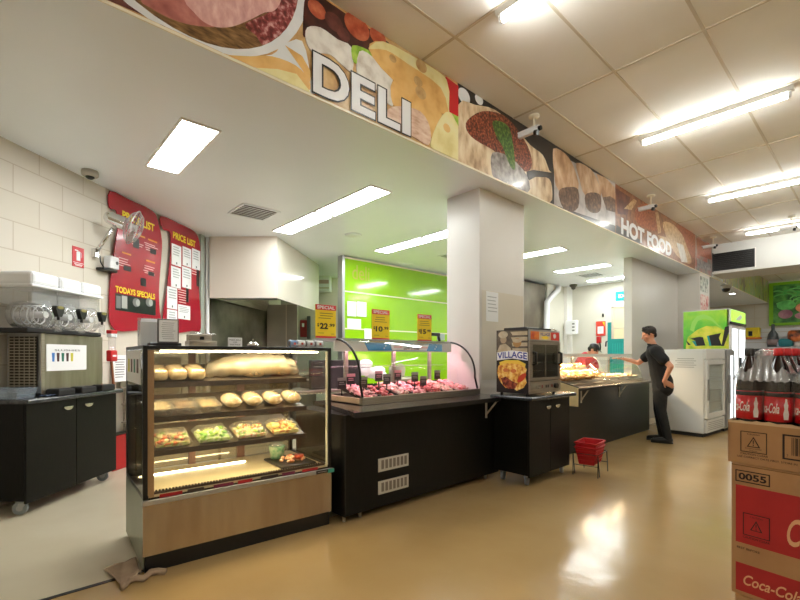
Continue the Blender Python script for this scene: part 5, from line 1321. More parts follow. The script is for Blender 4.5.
MF = Frame(cam2w(4.08, 6.80), CAMROT+R(58))     # local +y is the way he faces, +x his right hand side
man = thing('person', 'man in black shirt and trousers reaching over the hot food display', 'person', MF)
m = MB()
P, Rm = head(m, (.0, .205, 1.668), R(22), R(20), skinm)
chain(m, [(0, .195, 1.60), (0, .15, 1.50), (0, .12, 1.41)], [.056, .060, .07], skinm)
chain(m, [(0, .11, 1.37), (0, .085, 1.20), (0, .07, 1.02), (0, .03, .92)], [.09, .085, .085, .085], skinm)
rsh, rel, rwr = (.19, .15, 1.40), (.235, .36, 1.22), (.18, .58, 1.285)
lsh, lel, lwr = (-.19, .10, 1.40), (-.275, -.09, 1.175), (-.215, -.005, .95)
chain(m, [(.08, .12, 1.42), rsh, rel, rwr], [.07, .058, .040, .026], skinm); chain(m, [(-.08, .12, 1.42), lsh, lel, lwr], [.07, .058, .042, .028], skinm)
hand(m, rwr, (-.05, 1, .10), (0, -.1, 1), 1, skinm, .5); hand(m, lwr, (.25, -.75, -.5), (-1, -.1, .1), -1, skinm, .45)
hipL, knL, anL = (-.09, .06, .90), (-.095, .035, .50), (-.10, -.05, .09); hipR, knR, anR = (.09, .06, .90), (.095, .075, .50), (.10, .02, .09)
for a, b, c in ((hipL, knL, anL), (hipR, knR, anR)): chain(m, [a, b, c], [.085, .055, .038], skinm)
remesh(m.done('body', man), .0065, 4)
m = MB()
chain(m, [(0, .15, 1.455), (0, .12, 1.37)], [.085, .135], blackcloth)
for x in (-.06, .06): chain(m, [(x, .115, 1.37), (x, .085, 1.2), (x, .06, 1.05), (x, .02, .93), (x*1.1, .01, .84)], [.124, .122, .132, .146, .142], blackcloth)
chain(m, [(.05, .13, 1.42), rsh, (.222, .27, 1.30)], [.085, .082, .074], blackcloth); chain(m, [(-.05, .13, 1.42), lsh, (-.245, .0, 1.27)], [.085, .084, .080], blackcloth)
remesh(m.done('shirt', man), .009, 5)
m = MB(); m.tube([(.062*math.cos(a*PI/8), .165+.062*math.sin(a*PI/8)-.01, 1.495+.02*math.sin(a*PI/8)) for a in range(16)], .014, blackcloth, 8, True); m.done('collar', man)
m = MB()
for (a, b, c) in ((hipL, knL, anL), (hipR, knR, anR)): chain(m, [(a[0]*.7, a[1]-.01, .93), (a[0], a[1]-.01, .80), b, c], [.12, .108, .074, .060], blackjean)
remesh(m.done('trousers', man), .009, 4)
for a in (anL, anR):
    m = MB(); x, y = a[0], a[1]
    chain(m, [(x, y-.02, .055), (x*1.05, y+.09, .045), (x*1.12, y+.19, .036)], [.052, .046, .036], black); m.rbox(x-.042, x+.045, y-.075, y+.225, .0, .024, black, .01); remesh(m.done('shoe', man), .006, 3)
m = MB(); 
m.sph(P(0, -.026, .042), (.088, .100, .088), hairm, 20, Rm, .02); m.sph(P(0, .006, .088), (.064, .066, .036), hairm, 14, Rm, .05); m.sph(P(0, -.072, -.02), (.068, .036, .058), hairm, 14, Rm, .02)
for s_ in (-1, 1): m.sph(P(s_*.070, .012, .02), (.012, .022, .034), hairm, 10, Rm)
for k in range(18): m.sph(P(random.uniform(-.05, .05), random.uniform(-.04, .048), .112+random.uniform(-.010, .010)), (.018, .020, .016), hairm, 8, Rm)
o = m.done('hair', man); 
for s in (-1, 1): m = MB(); m.sph(P(s*.030, .081, .010), (.013, .006, .006), eyem, 10, Rm); m.done('eye', man)

WK = Frame((-4.02, 8.62, 0), R(-90)-R(10))         # faces the counter (+x world)
wk = thing('person', 'worker in red shirt and black cap bending behind the hot food display', 'person', WK)
m = MB()
P, Rm = head(m, (.0, .20, 1.455), R(18), R(38), skinm)
chain(m, [(0, .14, 1.41), (0, .08, 1.33)], [.056, .08], skinm)
chain(m, [(0, .03, 1.27), (0, -.10, 1.10), (0, -.15, .95)], [.12, .12, .125], skinm)
chain(m, [(.1, .05, 1.29), (.19, .04, 1.25), (.22, .12, 1.02), (.16, .30, .98)], [.07, .058, .042, .028], skinm); chain(m, [(-.1, .05, 1.29), (-.19, .04, 1.25), (-.24, .10, 1.02), (-.16, .28, .98)], [.07, .058, .042, .028], skinm)
hand(m, (.16, .30, .98), (-.1, 1, -.05), (0, 0, 1), 1, skinm); hand(m, (-.16, .28, .98), (.1, 1, -.05), (0, 0, 1), -1, skinm)
for s in (-1, 1): chain(m, [(s*.09, -.13, .90), (s*.1, -.08, .48), (s*.1, -.14, .09)], [.09, .055, .04], skinm)
remesh(m.done('body', wk), .0075, 4)
redc = mat('red_cloth', S_(196, 34, 48), .8, c2=S_(176, 26, 40), scale=20)
m = MB(); chain(m, [(0, .09, 1.335), (0, .03, 1.28)], [.08, .135], redc)
for x in (-.06, .06): chain(m, [(x, .03, 1.27), (x, -.10, 1.10), (x, -.15, .9)], [.12, .125, .13], redc)
chain(m, [(.1, .05, 1.29), (.19, .04, 1.25), (.212, .09, 1.12)], [.08, .078, .07], redc); chain(m, [(-.1, .05, 1.29), (-.19, .04, 1.25), (-.225, .08, 1.12)], [.08, .078, .07], redc)
remesh(m.done('shirt', wk), .01, 4)
m = MB()
for s in (-1, 1): chain(m, [(s*.07, -.14, .93), (s*.09, -.12, .8), (s*.1, -.08, .48), (s*.1, -.14, .09)], [.13, .11, .075, .062], blackjean)
remesh(m.done('trousers', wk), .01, 4)
for s in (-1, 1): m = MB(); chain(m, [(s*.1, -.16, .05), (s*.105, .03, .04)], [.05, .04], black); m.rbox(s*.1-.045, s*.1+.045, -.21, .07, 0, .024, black, .01); m.done('shoe', wk)
m = MB(); m.sph(P(0, -.015, .035), (.088, .106, .086), black, 20, Rm); 
vz = [P(x, .075+.06*math.cos(x/.075*PI/2)+.02, .045) for x in (-.075, -.05, -.025, 0, .025, .05, .075)]; bk = [P(x, .06, .05) for x in (-.075, -.05, -.025, 0, .025, .05, .075)]
m.sheet([bk, vz], black); o = m.done('cap', wk)
m = MB(); m.sph(P(0, -.05, -.02), (.08, .066, .06), hairm, 16, Rm, .03); m.done('hair', wk)
for s in (-1, 1): m = MB(); m.sph(P(s*.030, .081, .010), (.013, .006, .006), eyem, 10, Rm); m.done('eye', wk)

# ================================================================== FRIDGES
F1 = Frame((-1.95, 8.47, 0), R(90)-R(4))
frw = mat('fridge_white', S_(222, 224, 222), .25, c2=S_(216, 218, 216), scale=1)
t = thing('low_fridge', 'white fridge with its plain side facing us behind the customer', 'fridge', F1)
FW, FD, FH = .92, .72, 1.44
m = MB(); m.rbox(0, FW, .03, FD, .06, FH, frw, .015); m.rbox(0, FW, 0, .03, FH-.16, FH, frw, .008); m.box(.02, FW-.02, .05, FD-.03, .0, .06, blackrub); m.done('cabinet', t)
m = MB(); m.rbox(.02, FW-.02, -.002, .03, .07, .28, frw, .006)
for k in range(5): m.box(.1, FW-.1, -.004, -.002, .11+k*.03, .12+k*.03, MATS['photo_grey'])
m.done('grille', t)
dw = FW-.04
m = MB(); z0, z1 = .31, FH-.18
for a in ((.02, .11, z0, z1), (FW-.11, FW-.02, z0, z1), (.11, FW-.11, z0, z0+.08), (.11, FW-.11, z1-.07, z1)): m.box(a[0], a[1], -.01, .03, a[2], a[3], frw)
d_ = m.done('door', t)
m = MB(); m.box(.11, FW-.11, .0, .006, z0+.08, z1-.07, glass); m.done('door_glass', d_)
m = MB(); m.rbox(.03, .06, -.035, -.01, .6, .95, alu, .008); m.done('handle', d_)
m = MB(); m.box(.11, FW-.11, .025, .0295, z0+.08, z1-.07, mat('fridge_inside', S_(196, 204, 204), .4)); 
for z in (.55, .75, .95): m.box(.11, FW-.11, .010, .028, z, z+.012, alu)
m.done('liner', t)
m = MB(); PSF = Frame(F1.w((0, FD, 0)), F1.rot-R(90)); TR2 = F1.I @ PSF.M
b2 = MB(); 
for k in range(5): b2.box(.30-.03*(k in (1, 3, 4)), .55+.03*(k in (1, 3)), -.001, 0, FH-.16-.035*k, FH-.152-.035*k, MATS['photo_grey'])
m._merge(b2.bm, MATS['photo_grey'], False, TR2); m.done('notice_print', t)
F2 = Frame((-1.86, 9.44, 0), R(90))
t = thing('steel_fridge', 'grey glass door fridge squeezed beside the white fridge', 'fridge', F2)
m = MB(); m.rbox(0, .56, .03, .72, .05, 1.46, mat('fridge_grey', S_(186, 188, 190), .3, .3), .012); m.box(.02, .54, .05, .7, 0, .05, blackrub); m.done('cabinet', t)
m = MB(); m.rbox(.0, .56, 0, .03, .08, 1.44, alu, .006); d_ = m.done('door', t)
m = MB(); m.box(.10, .46, -.004, .0, .2, 1.36, MATS['fridge_grey']); m.box(.22, .40, -.007, -.004, .22, 1.34, coollight); m.done('lit_pane', d_)
m = MB(); m.rbox(.04, .07, -.04, 0, .5, 1.0, alu, .008); m.done('handle', d_)
F3 = Frame((-1.95, 10.04, 0), R(90))
lime = mat('lime_print', S_(84, 190, 56), .3, ramp=[S_(50, 168, 56), S_(104, 202, 58), S_(170, 220, 60)], scale=1.6, coat=.3)
lime2 = mat('lime_yellow_print', S_(206, 214, 60), .3, ramp=[S_(150, 200, 50), S_(210, 216, 64), S_(224, 220, 84)], scale=7)
t = thing('tall_drinks_fridge', 'tall drinks fridge with a lime green printed side and lit header', 'fridge', F3)
m = MB(); m.box(0, 1.3, .03, .74, .0, 2.22, MATS['fridge_grey']); m.box(-.004, 1.3, .0, .03, .05, 2.22, whitepl); m.done('cabinet', t)
m = MB(); TR3 = F3.I @ Frame(F3.w((0, .74, 0)), F3.rot-R(90)).M
SF3 = Frame(F3.w((-.002, .74, 0)), F3.rot-R(90))
def s3(px, py): q = SF3.at(px, py); return (q.x, q.z)
def sp3(pts, th, mt):
    b2 = MB(); b2.prism([s3(*p) for p in pts], -th, 0, mt); m._merge(b2.bm, mt, False, F3.I @ SF3.M)
b2 = MB(); b2.box(0, .735, -.002, 0, .1, 2.2, lime); m._merge(b2.bm, lime, False, F3.I @ SF3.M)
sp3([(686, 346), (688, 337), (697, 330), (706, 326), (716, 326), (724, 330), (729, 334), (729, 349), (686, 349)], .003, lime2)
ringp = [(690+0, 330), (692, 322), (697, 316), (704, 314), (711, 317), (717, 323), (724, 330), (720, 328), (712, 321), (704, 318.5), (698, 321), (695, 327), (694, 332)]
sp3(ringp, .0035, mat('lime_pale', S_(150, 214, 90), .3))
sp3([(690.5, 338.5), (699, 336.8), (703, 337.2), (705.5, 345.5), (697, 346), (695.5, 341)], .005, black); sp3([(709, 335.5), (721, 333), (719, 338), (722, 345.8), (711.5, 345.8)], .005, black); sp3([(725, 327), (729, 326), (729, 332), (724, 346), (721.5, 346)], .005, black); sp3([(686, 340), (691, 345), (688, 345)], .005, black)
sp3([(707, 336), (709, 335.5), (711.5, 345.8), (709.5, 345.8)], .0055, teal); sp3([(692, 341), (695.5, 341), (697, 346), (695.5, 346)], .0055, teal)
m.done('side_print', t)
m = MB(); m.box(.16, 1.24, -.03, .0, 1.98, 2.2, mat('header_lit', S_(170, 230, 60), .4, emit=(.45, .85, .12, 1), es=.9)); m.box(.02, 1.28, -.04, 0, 1.93, 1.975, black); m.prism([(.35, 2.03), (.8, 2.15), (.95, 2.1), (.7, 2.02)], -.034, -.03, paper); m.done('lit_header', t)
for a in (.03, .655):
    m = MB()
    for q in ((a, a+.05, .1, 1.9), (a+.56, a+.61, .1, 1.9), (a+.05, a+.56, .1, .16), (a+.05, a+.56, 1.85, 1.9)): m.box(q[0], q[1], -.03, .0, q[2], q[3], whitepl)
    d_ = m.done('door', t)
    m = MB(); m.box(a+.05, a+.56, -.018, -.012, .16, 1.85, coollight); m.done('lit_pane', d_)
    m = MB(); m.rbox(a+.02, a+.045, -.07, -.03, .8, 1.3, black, .006); m.done('handle', d_)
# posters at the end of the partition, under the end banner
for i, (z0, z1) in enumerate(((2.86, 3.2), (2.35, 2.78), (1.8, 2.27))):
    m = MB(); m.box(12.1, 12.75, -.012, -.002, z0, z1, [mat('poster_dark', S_(60, 80, 66), .4, ramp=[S_(30, 50, 40), S_(200, 200, 190), S_(70, 96, 80)], scale=5), mat('poster_redwhite', S_(214, 90, 90), .4, ramp=[S_(196, 50, 60), S_(240, 226, 220), S_(214, 96, 100)], scale=6), mat('poster_orange', S_(226, 110, 70), .4, ramp=[S_(206, 60, 50), S_(236, 150, 100)], scale=5)][i])
    tag(m.done('food_poster'), ['dark green and white poster under the end banner', 'red and white meat poster under the dark one', 'orange red poster, lowest beside the lime fridge'][i], 'poster', 'posters beside the lime fridge', fr=Frame((-2.9, 0, 0), R(90)))

# ================================================================== HANGING CAMERAS
def hangcam(px, py, z, label, big=1.0):
    q = G.az(px, py, ZC)
    fr = Frame((q.x, q.y, ZC-.006), 0)
    t = thing('ceiling_camera', label, 'security camera', fr, 'cameras hanging from the tiled ceiling'); h = z*big
    m = MB(); m.lathe([(.0, 0), (.06, 0), (.06, -.02), (.03, -.03), (0, -.03)], (0, 0, 0), creamtrim, 16); m.cyl((0, 0, -.02), (0, 0, -h), .012, creamtrim, 8); m.done('mount', t)
    m = MB(); m.rbox(-.20, .06, -.03, .03, -h-.03, -h+.03, whitepl, .014); m.rbox(-.22, .07, -.036, .036, -h+.025, -h+.036, whitepl, .004); m.done('body', t)
    m = MB(); m.cyl((.06, 0, -h), (.09, 0, -h), .026, black, 14); m.cyl((.02, -.02, -h-.04), (.06, -.02, -h-.05), .03, black, 12); m.done('lens', t)
hangcam(534, 115, .17, 'camera hanging over the noodle banner')
hangcam(651, 195, .20, 'camera hanging over the HOT FOOD banner')
hangcam(713, 237, .20, 'camera hanging beside the white beam')
hangcam(792, 216, .22, 'camera hanging over the farthest tube light at the right edge')
q = G.az(726, 285, ZS); fr = Frame((q.x, q.y, ZS), 0)
t = thing('dome_camera', 'dark dome camera under the far soffit beyond the end banner', 'security camera', fr)
m = MB(); m.lathe([(.12, 0), (.13, -.05), (.11, -.1), (0, -.1)], (0, 0, 0), MATS['grey_plastic'], 18); m.done('housing', t)
m = MB(); m.sph((0, 0, -.11), (.10, .10, .09), black, 16); m.done('lens_dome', t)
# ================================================================== FAR WALL
FWF = Frame((0, 20.98, 0), 0)
a = FWF.at(769, 281, -.05); 
t = thing('vegetable_poster', 'big framed poster of green beans, melons and onions on the far wall', 'poster', FWF)
vx0, vz1 = a.x, 4.0; vz0 = FWF.at(769, 326, -.05).z; vx1 = vx0+3.4
vegd = mat('veg_dark', S_(30, 66, 34), .4, ramp=[S_(30, 80, 40), S_(70, 140, 60), S_(110, 180, 80)], scale=4)
m = MB(); m.box(vx0, vx1, -.06, -.0, vz0, vz1, mat('veg_frame', S_(130, 190, 20), .4)); m.box(vx0+.12, vx1-.12, -.064, -.06, vz0+.1, vz1-.1, vegd); m.done('board', t)
m = MB(); bean = mat('bean_green', S_(130, 210, 110), .4, c2=S_(80, 180, 80), scale=4)
yy = -.066
for k in range(70):
    x = vx0+.25+random.random()*(vx1-vx0-.6); z = vz0+.78+random.random()*(vz1-vz0-1.05); a_ = random.uniform(-.6, .9); l_ = random.uniform(.26, .5); yy -= .0003
    pts = [(x+l_*(t_/6-.5)*math.cos(a_), z+l_*(t_/6-.5)*math.sin(a_)+.05*math.sin(PI*t_/6)+.024) for t_ in range(7)]+[(x+l_*(t_/6-.5)*math.cos(a_), z+l_*(t_/6-.5)*math.sin(a_)+.05*math.sin(PI*t_/6)-.024) for t_ in range(6, -1, -1)]
    m.prism([(min(max(p, vx0+.13), vx1-.13), min(max(q_, vz0+.12), vz1-.11)) for p, q_ in pts], yy, -.064, bean)
for i, (dx, dz, r1, r2, cc) in enumerate(((.36, .62, .26, .17, (80, 170, 80)), (.95, .5, .34, .2, (206, 110, 80)), (.34, .3, .2, .16, (150, 90, 110)), (.85, .22, .26, .13, (170, 100, 120)), (1.4, .34, .2, .2, (70, 110, 60)), (1.9, .5, .3, .24, (200, 120, 70)))):
    yy -= .0004; m.ell(vx0+.12+dx, vz0+.1+dz, r1, r2, yy, -.064, mat('veg_%d' % i, S_(*cc), .4, c2=S_(min(255, cc[0]+40), min(255, cc[1]+50), min(255, cc[2]+40)), scale=5))
m.ell(vx0+1.1, vz0+1.2, .10, .38, yy-.001, -.064, mat('cucumber', S_(110, 200, 90), .4)); m.done('printed_vegetables', t)
# slatted shelving on the far wall with goods
t = thing('slat_shelving', 'white slatted shelving with goods along the far wall', 'shelf', FWF)
m = MB(); m.box(-3.6, 4, -.10, -.02, 0, 2.34, whitepl)
for k in range(11): m.box(-3.6, 4, -.104, -.10, .3+k*.19, .315+k*.19, gridm)
m.done('slat_panel', t)
for z in (1.0, 1.62): m = MB(); m.box(-3.6, 4, -.5, -.10, z, z+.03, whitepl); m.done('shelf', t)
def far(px, py, z, y=-.3): 
    q = FWF.at(px, py, y); return Frame((q.x, 20.98+y, z), 0)
t = thing('yellow_toy', 'yellow boxed toy hanging on the slatted far wall', 'toy', far(753, 330, 1.65))
m = MB(); m.rbox(-.22, .22, -.1, .1, .36, .74, yellow, .05); m.rbox(-.12, .0, -.12, -.1, .42, .6, black, .02); m.rbox(-.2, .25, -.09, .09, .30, .38, mat('toy_orange', S_(220, 120, 40), .4), .02); m.cyl((0, .15, .7), (0, .0, .7), .01, alu, 6); m.box(-.02, .02, .1, .2, .5, .54, alu); m.done('pack', t)
t = thing('sauce_bottle', 'tall dark grey bottle on the far shelving', 'bottle', far(773, 330, 1.65))
m = MB(); m.lathe([(.0, 0), (.16, 0), (.17, .3), (.14, .48), (.05, .62), (.05, .82), (0, .84)], (0, 0, 0), mat('bottle_grey', S_(84, 90, 94), .3), 16); m.done('glass', t)
m = MB(); m.lathe([(.172, .08), (.173, .28)], (0, 0, 0), mat('bottle_label', S_(150, 130, 130), .4), 16); m.done('label', t)
m = MB(); m.rbox(-.3, .12, -.15, .15, 0, .30, mat('pack_teal', S_(40, 130, 140), .4), .1); tag(m.done('teal_package'), 'rounded teal package on the far shelf left of the orange pack', 'package', fr=far(789, 340, 1.65))
m = MB(); m.rbox(-.3, .5, -.15, .15, .0, .40, mat('pack_orange', S_(216, 110, 50), .4, ramp=[S_(30, 24, 22), S_(216, 110, 50), S_(230, 150, 90)], scale=3), .1); tag(m.done('orange_package'), 'black and orange package on the far shelf at the right edge', 'package', fr=far(799, 330, 1.84))
m = MB(); m.rbox(-.12, .6, -.15, .15, .0, .19, mat('pack_pale', S_(220, 206, 200), .5), .06); tag(m.done('pale_package'), 'pale package under the orange pack on the far shelf', 'package', fr=far(799, 340, 1.65))
m = MB(); m.rbox(-.06, .02, -.12, .12, .0, .18, mat('pack_lilac', S_(190, 196, 216), .5), .05); tag(m.done('lilac_package'), 'small lilac package between the bottle and the teal package', 'package', fr=far(779, 340, 1.65))

# ================================================================== SOFT DRINK STACK
ST = Frame(cam2w(1.505, 2.0), CAMROT+R(-55.7))
TW, TD = .43, .62
cok = mat('cola', S_(28, 10, 8), .08, coat=.6)
cred = mat('label_red', S_(206, 20, 34), .3)
capb = mat('cap_black', S_(20, 20, 22), .4)
def carton(z0, z1, label, kind):
    fr = Frame(ST.w((0, 0, z0)), ST.rot); h = z1-z0
    t = thing('drinks_carton', label, 'carton', fr, 'stacked cola cartons')
    m = MB()
    if kind == 'tray':
        m.box(-.012, TW, 0, .008, 0, h, card); m.box(-.012, TW, TD-.008, TD, 0, h, card); m.box(-.012, -.004, 0, TD, 0, h, card); m.box(TW-.008, TW, 0, TD, 0, h, card); m.box(0, TW, 0, TD, 0, .008, card)
        # torn upper edge
        pts = [(-.012+(TW+.012)*k/30, h+random.uniform(-.002, .006)) for k in range(31)]
        m.prism([(-.012, h-.01), (TW, h-.01)]+pts[::-1], -.0005, .0075, mat('card_torn', S_(206, 176, 138), .8)); m.done('box', t)
        m = MB()
        a = ST.at(740.5, 430.5); b = ST.at(767, 434); zz = ST.at(740.5, 451).z-z0; zt = a.z-z0
        x0, x1 = a.x, b.x
        for q in ((x0, x1, zt-.003, zt), (x0, x1, zz, zz+.003), (x0, x0+.003, zz, zt), (x1-.003, x1, zz, zt)): m.box(q[0], q[1], -.0012, 0, q[2], q[3], cardink)
        cx = (x0+x1)/2; m.prism([(cx-.024, zz+.024), (cx+.024, zz+.024), (cx, zt-.022)], -.0014, 0, cardink); m.prism([(cx-.018, zz+.0275), (cx+.018, zz+.0275), (cx, zt-.029)], -.0018, 0, card); m.text('!', cx-.002, cx+.002, zz+.03, zt-.036, -.0024, cardink, off=.02)
        m.text('Caution', cx-.022, cx+.022, zt-.015, zt-.006, -.0014, cardink); m.text('Contents Under', cx-.030, cx+.030, zz+.015, zz+.021, -.0014, cardink); m.text('Pressure', cx-.014, cx+.014, zz+.006, zz+.012, -.0014, cardink)
        m.text('CAUTION CLEAR', x0, x1+.004, zz-.012, zz-.004, -.0014, cardink, off=.01); m.text('USE CORRECT DATE FIRST. STORE IN', x0-.012, x1+.10, zz-.026, zz-.018, -.0014, cardink, off=.01)
        a = ST.at(782.5, 434); b = ST.at(783, 459); x0 = a.x; z_0 = b.z-z0; z_1 = a.z-z0
        for q in ((x0, x0+.16, z_1-.006, z_1), (x0, x0+.16, z_0, z_0+.006), (x0, x0+.007, z_0, z_1), (x0+.153, x0+.16, z_0, z_1)): m.box(q[0], q[1], -.0012, 0, q[2], q[3], cardink)
        x = x0+.03
        while x < x0+.13:
            w_ = random.choice((.0015, .003, .0045)); m.box(x, x+w_, -.0012, 0, z_0+.02, z_1-.012, cardink); x += w_+random.choice((.002, .003, .004))
        m.text('7', x0+.014, x0+.019, z_0+.012, z_0+.022, -.0014, cardink); m.done('print', t)
    else:
        m.rbox(0, TW, 0, TD, 0, h, card, .004, 1); m.box(.002, TW-.002, -.0004, .001, h-.010, h-.006, mat('card_seam', S_(120, 84, 50), .9)); m.done('box', t)
        m = MB()
        for (ya, yb_) in (((484, 0), (541, 0)), ((561, 0), (589, 0))):
            za = ST.at(735.8, ya[0]).z-z0; zb_ = ST.at(736.5, yb_[0]).z-z0; x0 = ST.at(735.8, ya[0]).x
            m = MB(); m.box(x0, TW, -.0008, 0, max(.004, zb_), za, cardred); m.done('red_print', t)
        m = MB(); a = ST.at(735.5, 469); b = ST.at(770, 480); zz = ST.at(735.5, 480.5).z-z0
        x0, x1, zt = a.x, b.x, a.z-z0
        for q in ((x0, x1, zt-.004, zt), (x0, x1, zz, zz+.004), (x0, x0+.004, zz, zt), (x1-.004, x1, zz, zt)): m.box(q[0], q[1], -.0014, 0, q[2], q[3], cardink)
        m.text('0055', x0+.012, x1-.012, zz+.011, zt-.011, -.0014, cardink, off=.03)
        a = ST.at(743, 512); b = ST.at(770, 519); zz = ST.at(743, 534).z-z0; zt = a.z-z0; x0, x1 = a.x, b.x; dk = cardink
        for q in ((x0, x1, zt-.003, zt), (x0, x1, zz, zz+.003), (x0, x0+.003, zz, zt), (x1-.003, x1, zz, zt)): m.box(q[0], q[1], -.0016, 0, q[2], q[3], dk)
        cx = (x0+x1)/2; m.prism([(cx-.022, zz+.026), (cx+.022, zz+.026), (cx, zt-.026)], -.0016, 0, dk); m.prism([(cx-.016, zz+.029), (cx+.016, zz+.029), (cx, zt-.034)], -.002, 0, cardred); m.text('!', cx-.002, cx+.002, zz+.031, zt-.040, -.0024, dk, off=.02)
        m.text('CAUTION', cx-.022, cx+.022, zt-.018, zt-.010, -.0016, dk); m.text('CAUTION CLEAR', x0, x1, zz-.014, zz-.005, -.0016, dk, off=.01)
        a = ST.at(737, 544.5); m.text('BEST BEFORE', a.x, ST.at(760, 550).x, a.z-z0-.012, a.z-z0-.003, -.0014, cardink, off=.01); m.done('print', t)
        m = MB(); pal = mat('carton_script', S_(226, 176, 130), .6)
        a = ST.at(743.5, 584); b = ST.at(799, 600); zt = ST.at(743.5, 573.5).z-z0; m.text('Coca-Cola', a.x, b.x+.01, max(.008, a.z-z0), zt, -.0018, pal, off=.015, shear=.35); m.done('script_print', t); m = MB()
        a = ST.at(787, 545); zt = ST.at(787, 517).z-z0; m.text('Coca-Cola', a.x, a.x+.30, a.z-z0, zt, -.0018, pal, off=.015, shear=.35)
        m.done('script_print', t)
carton(.85, 1.04, 'open cardboard tray with a barcode holding the bottles, top of the stack', 'tray')
carton(.262, .849, 'large red printed cardboard carton marked 0055', 'box')
fr = Frame(ST.w((0.008, 0.0, 0)), ST.rot); t = thing('drinks_carton', 'bottom cardboard carton resting on the floor under the 0055 carton', 'carton', fr, 'stacked cola cartons')
m = MB(); m.rbox(.004, TW, .004, TD, 0, .260, card, .006, 1); m.done('box', t)
proto = None
rr = .0495; H_ = .315
for r_ in range(6):
    for c_ in range(4):
        x = .052+c_*.1035; y = .054+r_*.1025
        fr = Frame(ST.w((x, y, .860)), ST.rot)
        kind = 'black cap' if (c_ == 0 and r_ < 2) else 'red cap'
        where = 'front row' if r_ == 0 else ['', 'second row', 'third row', 'fourth row', 'fifth row', 'rearmost row'][r_]
        lb = '%s cola bottle on the cartons, %s from the left, %s' % (kind.replace(' cap', ' capped'), ['first', 'second', 'third', 'fourth'][c_], where)
        t = thing('cola_bottle', lb, 'bottle', fr, 'cola bottles on the carton stack')
        if proto is None:
            zt = .50
            m = MB(); m.lathe([(0, 0), (.035, .0), (rr*.92, .015), (rr, .05), (rr*.97, .10), (rr, .16), (rr, .33), (rr*.9, .37), (.030, .43), (.0155, .465), (.0135, .49)], (0, 0, 0), cok, 20); p1 = m.done('body', t)
            m = MB(); m.lathe([(rr*1.012, .19), (rr*1.012, .295)], (0, 0, 0), cred, 20); m.lathe([(rr*1.014, .295), (rr*1.014, .318)], (0, 0, 0), capb, 20); m.lathe([(rr*1.016, .312), (rr*1.016, .3155)], (0, 0, 0), cred, 20)
            me_i = mat('label_white', S_(240, 236, 232), .4)
            # white bottle emblem and script wrapped on the label
            def wrapfaces(b2, ang0):
                for v in b2.bm.verts:
                    th = ang0+v.co.x/rr; r0 = rr*1.03; v.co = Vector((r0*math.sin(th), -r0*math.cos(th), v.co.z))
                return b2
            b2 = MB(); b2.faces([(x_, 0, z_) for x_, z_ in ((-.008, .20), (.008, .20), (.010, .225), (.006, .245), (.008, .262), (.004, .275), (.003, .288), (-.003, .288), (-.004, .275), (-.008, .262), (-.006, .245), (-.010, .225))], [tuple(range(12))], me_i); wrapfaces(b2, .75); m._merge(b2.bm, me_i, False)
            b2 = MB(); b2.text('Coca-Cola', -.042, .042, .225, .268, 0, me_i, off=.015, shear=.3); wrapfaces(b2, -.55); m._merge(b2.bm, me_i, False)
            p2 = m.done('label', t)
            def capm(mt): q = MB(); q.lathe([(.0175, .472), (.0185, .478), (.0185, .500), (.016, .504), (0, .504)], (0, 0, 0), mt, 18); return q
            p3 = capm(capb).done('cap', t); rc = capm(mat('cap_red', S_(206, 36, 40), .4)).done('cap', t); capR = rc.data; capB = p3.data
            bpy.data.objects.remove(rc); proto = (p1, p2)
        else:
            for p_ in proto: q = p_.copy(); COL.objects.link(q); q.parent = t
            q = p3.copy(); COL.objects.link(q); q.parent = t; q.data = capB if kind == 'black cap' else capR
# shrink film over the packs
for i, (x0, x1) in enumerate(((.0, .208), (.211, .42))):
    fr = Frame(ST.w((x0, 0, 1.20)), ST.rot)
    m = MB(); W_ = x1-x0; gr = []
    NX, NY = 25, 33
    for b in range(NY):
        row = []; v_ = b/(NY-1)
        for a in range(NX):
            u_ = a/(NX-1); e = min(u_, 1-u_, (v_*.62/.21), ((1-v_)*.62/.21))*2
            z = .02+.135*min(1, e*1.55)**.85
            z += .005*math.sin(u_*46+v_*9+math.sin(v_*20))*(e < .9)+random.uniform(-.0016, .0016)
            row.append((u_*W_, .0+v_*.618, z))
        gr.append(row)
    m.sheet(gr, film)
    m.sheet([[(0+W_*a/10, -.0005, .02-.14*b/6) for a in range(11)] for b in range(7)], glassmat('film_side', (.98, .98, .98, 1), 1.6, .08)); 
    tag(m.done('shrink_film'), ['clear shrink film over the left pack of cola bottles', 'clear shrink film over the right pack of cola bottles'][i], 'plastic film', 'shrink films on the cola packs', fr=fr)

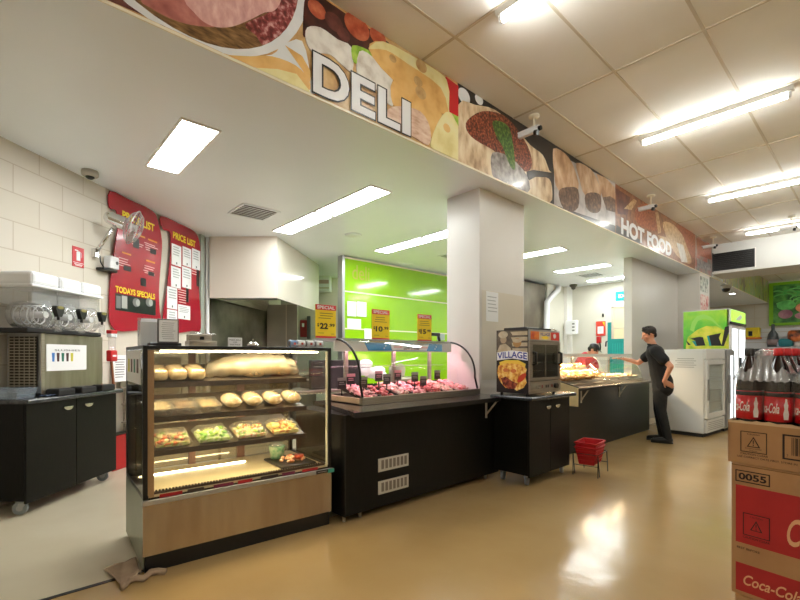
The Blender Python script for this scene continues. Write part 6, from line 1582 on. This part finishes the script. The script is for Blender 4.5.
# ================================================================== FLOOR CLOTH
fr = Frame(G.az(131, 576, 0), 0)
CL = Frame((0, 0, 0), 0)
corn = [G.az(104, 571, 0), G.az(136, 560, 0), G.az(141, 577, 0), G.az(123, 590, 0)]
m = MB(); gr = []
for i in range(15):
    row = []
    for j in range(15):
        u_, v_ = i/14, j/14
        p = corn[0]*(1-u_)*(1-v_)+corn[1]*u_*(1-v_)+corn[2]*u_*v_+corn[3]*(1-u_)*v_
        z = .006+.010*abs(math.sin(u_*5+v_*3))+random.uniform(0, .004)+.02*(v_ > .8)*abs(math.sin(u_*6))
        row.append((p.x-fr.loc.x, p.y-fr.loc.y, z))
    gr.append(row)
clm = mat('floor_cloth', S_(172, 148, 122), .9, c2=S_(150, 126, 104), scale=9)
m.sheet(gr, clm)
c2_ = [G.az(138, 580, 0), G.az(148, 575, 0), G.az(160, 573, 0), G.az(166, 574, 0)]
pts = [G.az(x, y, 0) for x, y in ((123, 589), (131, 582), (137, 579), (144, 580), (151, 575), (158, 572.5), (165, 573))]
for off, rad in ((0, .014), (.02, .011)):
    m.tube([(p.x-fr.loc.x+off, p.y-fr.loc.y-off*.4, .014+.006*math.sin(k*2)) for k, p in enumerate(pts)], rad, clm, 7)
o = m.done('floor_cloth'); tag(o, 'crumpled brown cloth on the floor at the corner of the glass case', 'cloth', fr=fr)
md = o.modifiers.new('s', 'SOLIDIFY'); md.thickness = .004; md.offset = 1
# ================================================================== CAMERA AND RENDER LOOK
cd = bpy.data.cameras.new('camera'); cam = bpy.data.objects.new('camera', cd); COL.objects.link(cam)
cam.location = (0, 0, H); cam.rotation_euler = (PI/2, 0, CAMROT)
cd.sensor_width = 36; cd.lens = 36*F/800; cd.shift_y = (HZ-300)/800; cd.clip_start = .05; cd.clip_end = 100
SC.camera = cam
wd = bpy.data.worlds.new('world'); SC.world = wd; wd.use_nodes = True
wd.node_tree.nodes['Background'].inputs[0].default_value = (.8, .85, .9, 1); wd.node_tree.nodes['Background'].inputs[1].default_value = .3
SC.view_settings.view_transform = 'Standard'; SC.view_settings.look = 'None'; SC.view_settings.gamma = 1
SC.view_settings.use_curve_mapping = False; SC.view_settings.exposure = .05
SC.cycles.transparent_max_bounces = 32
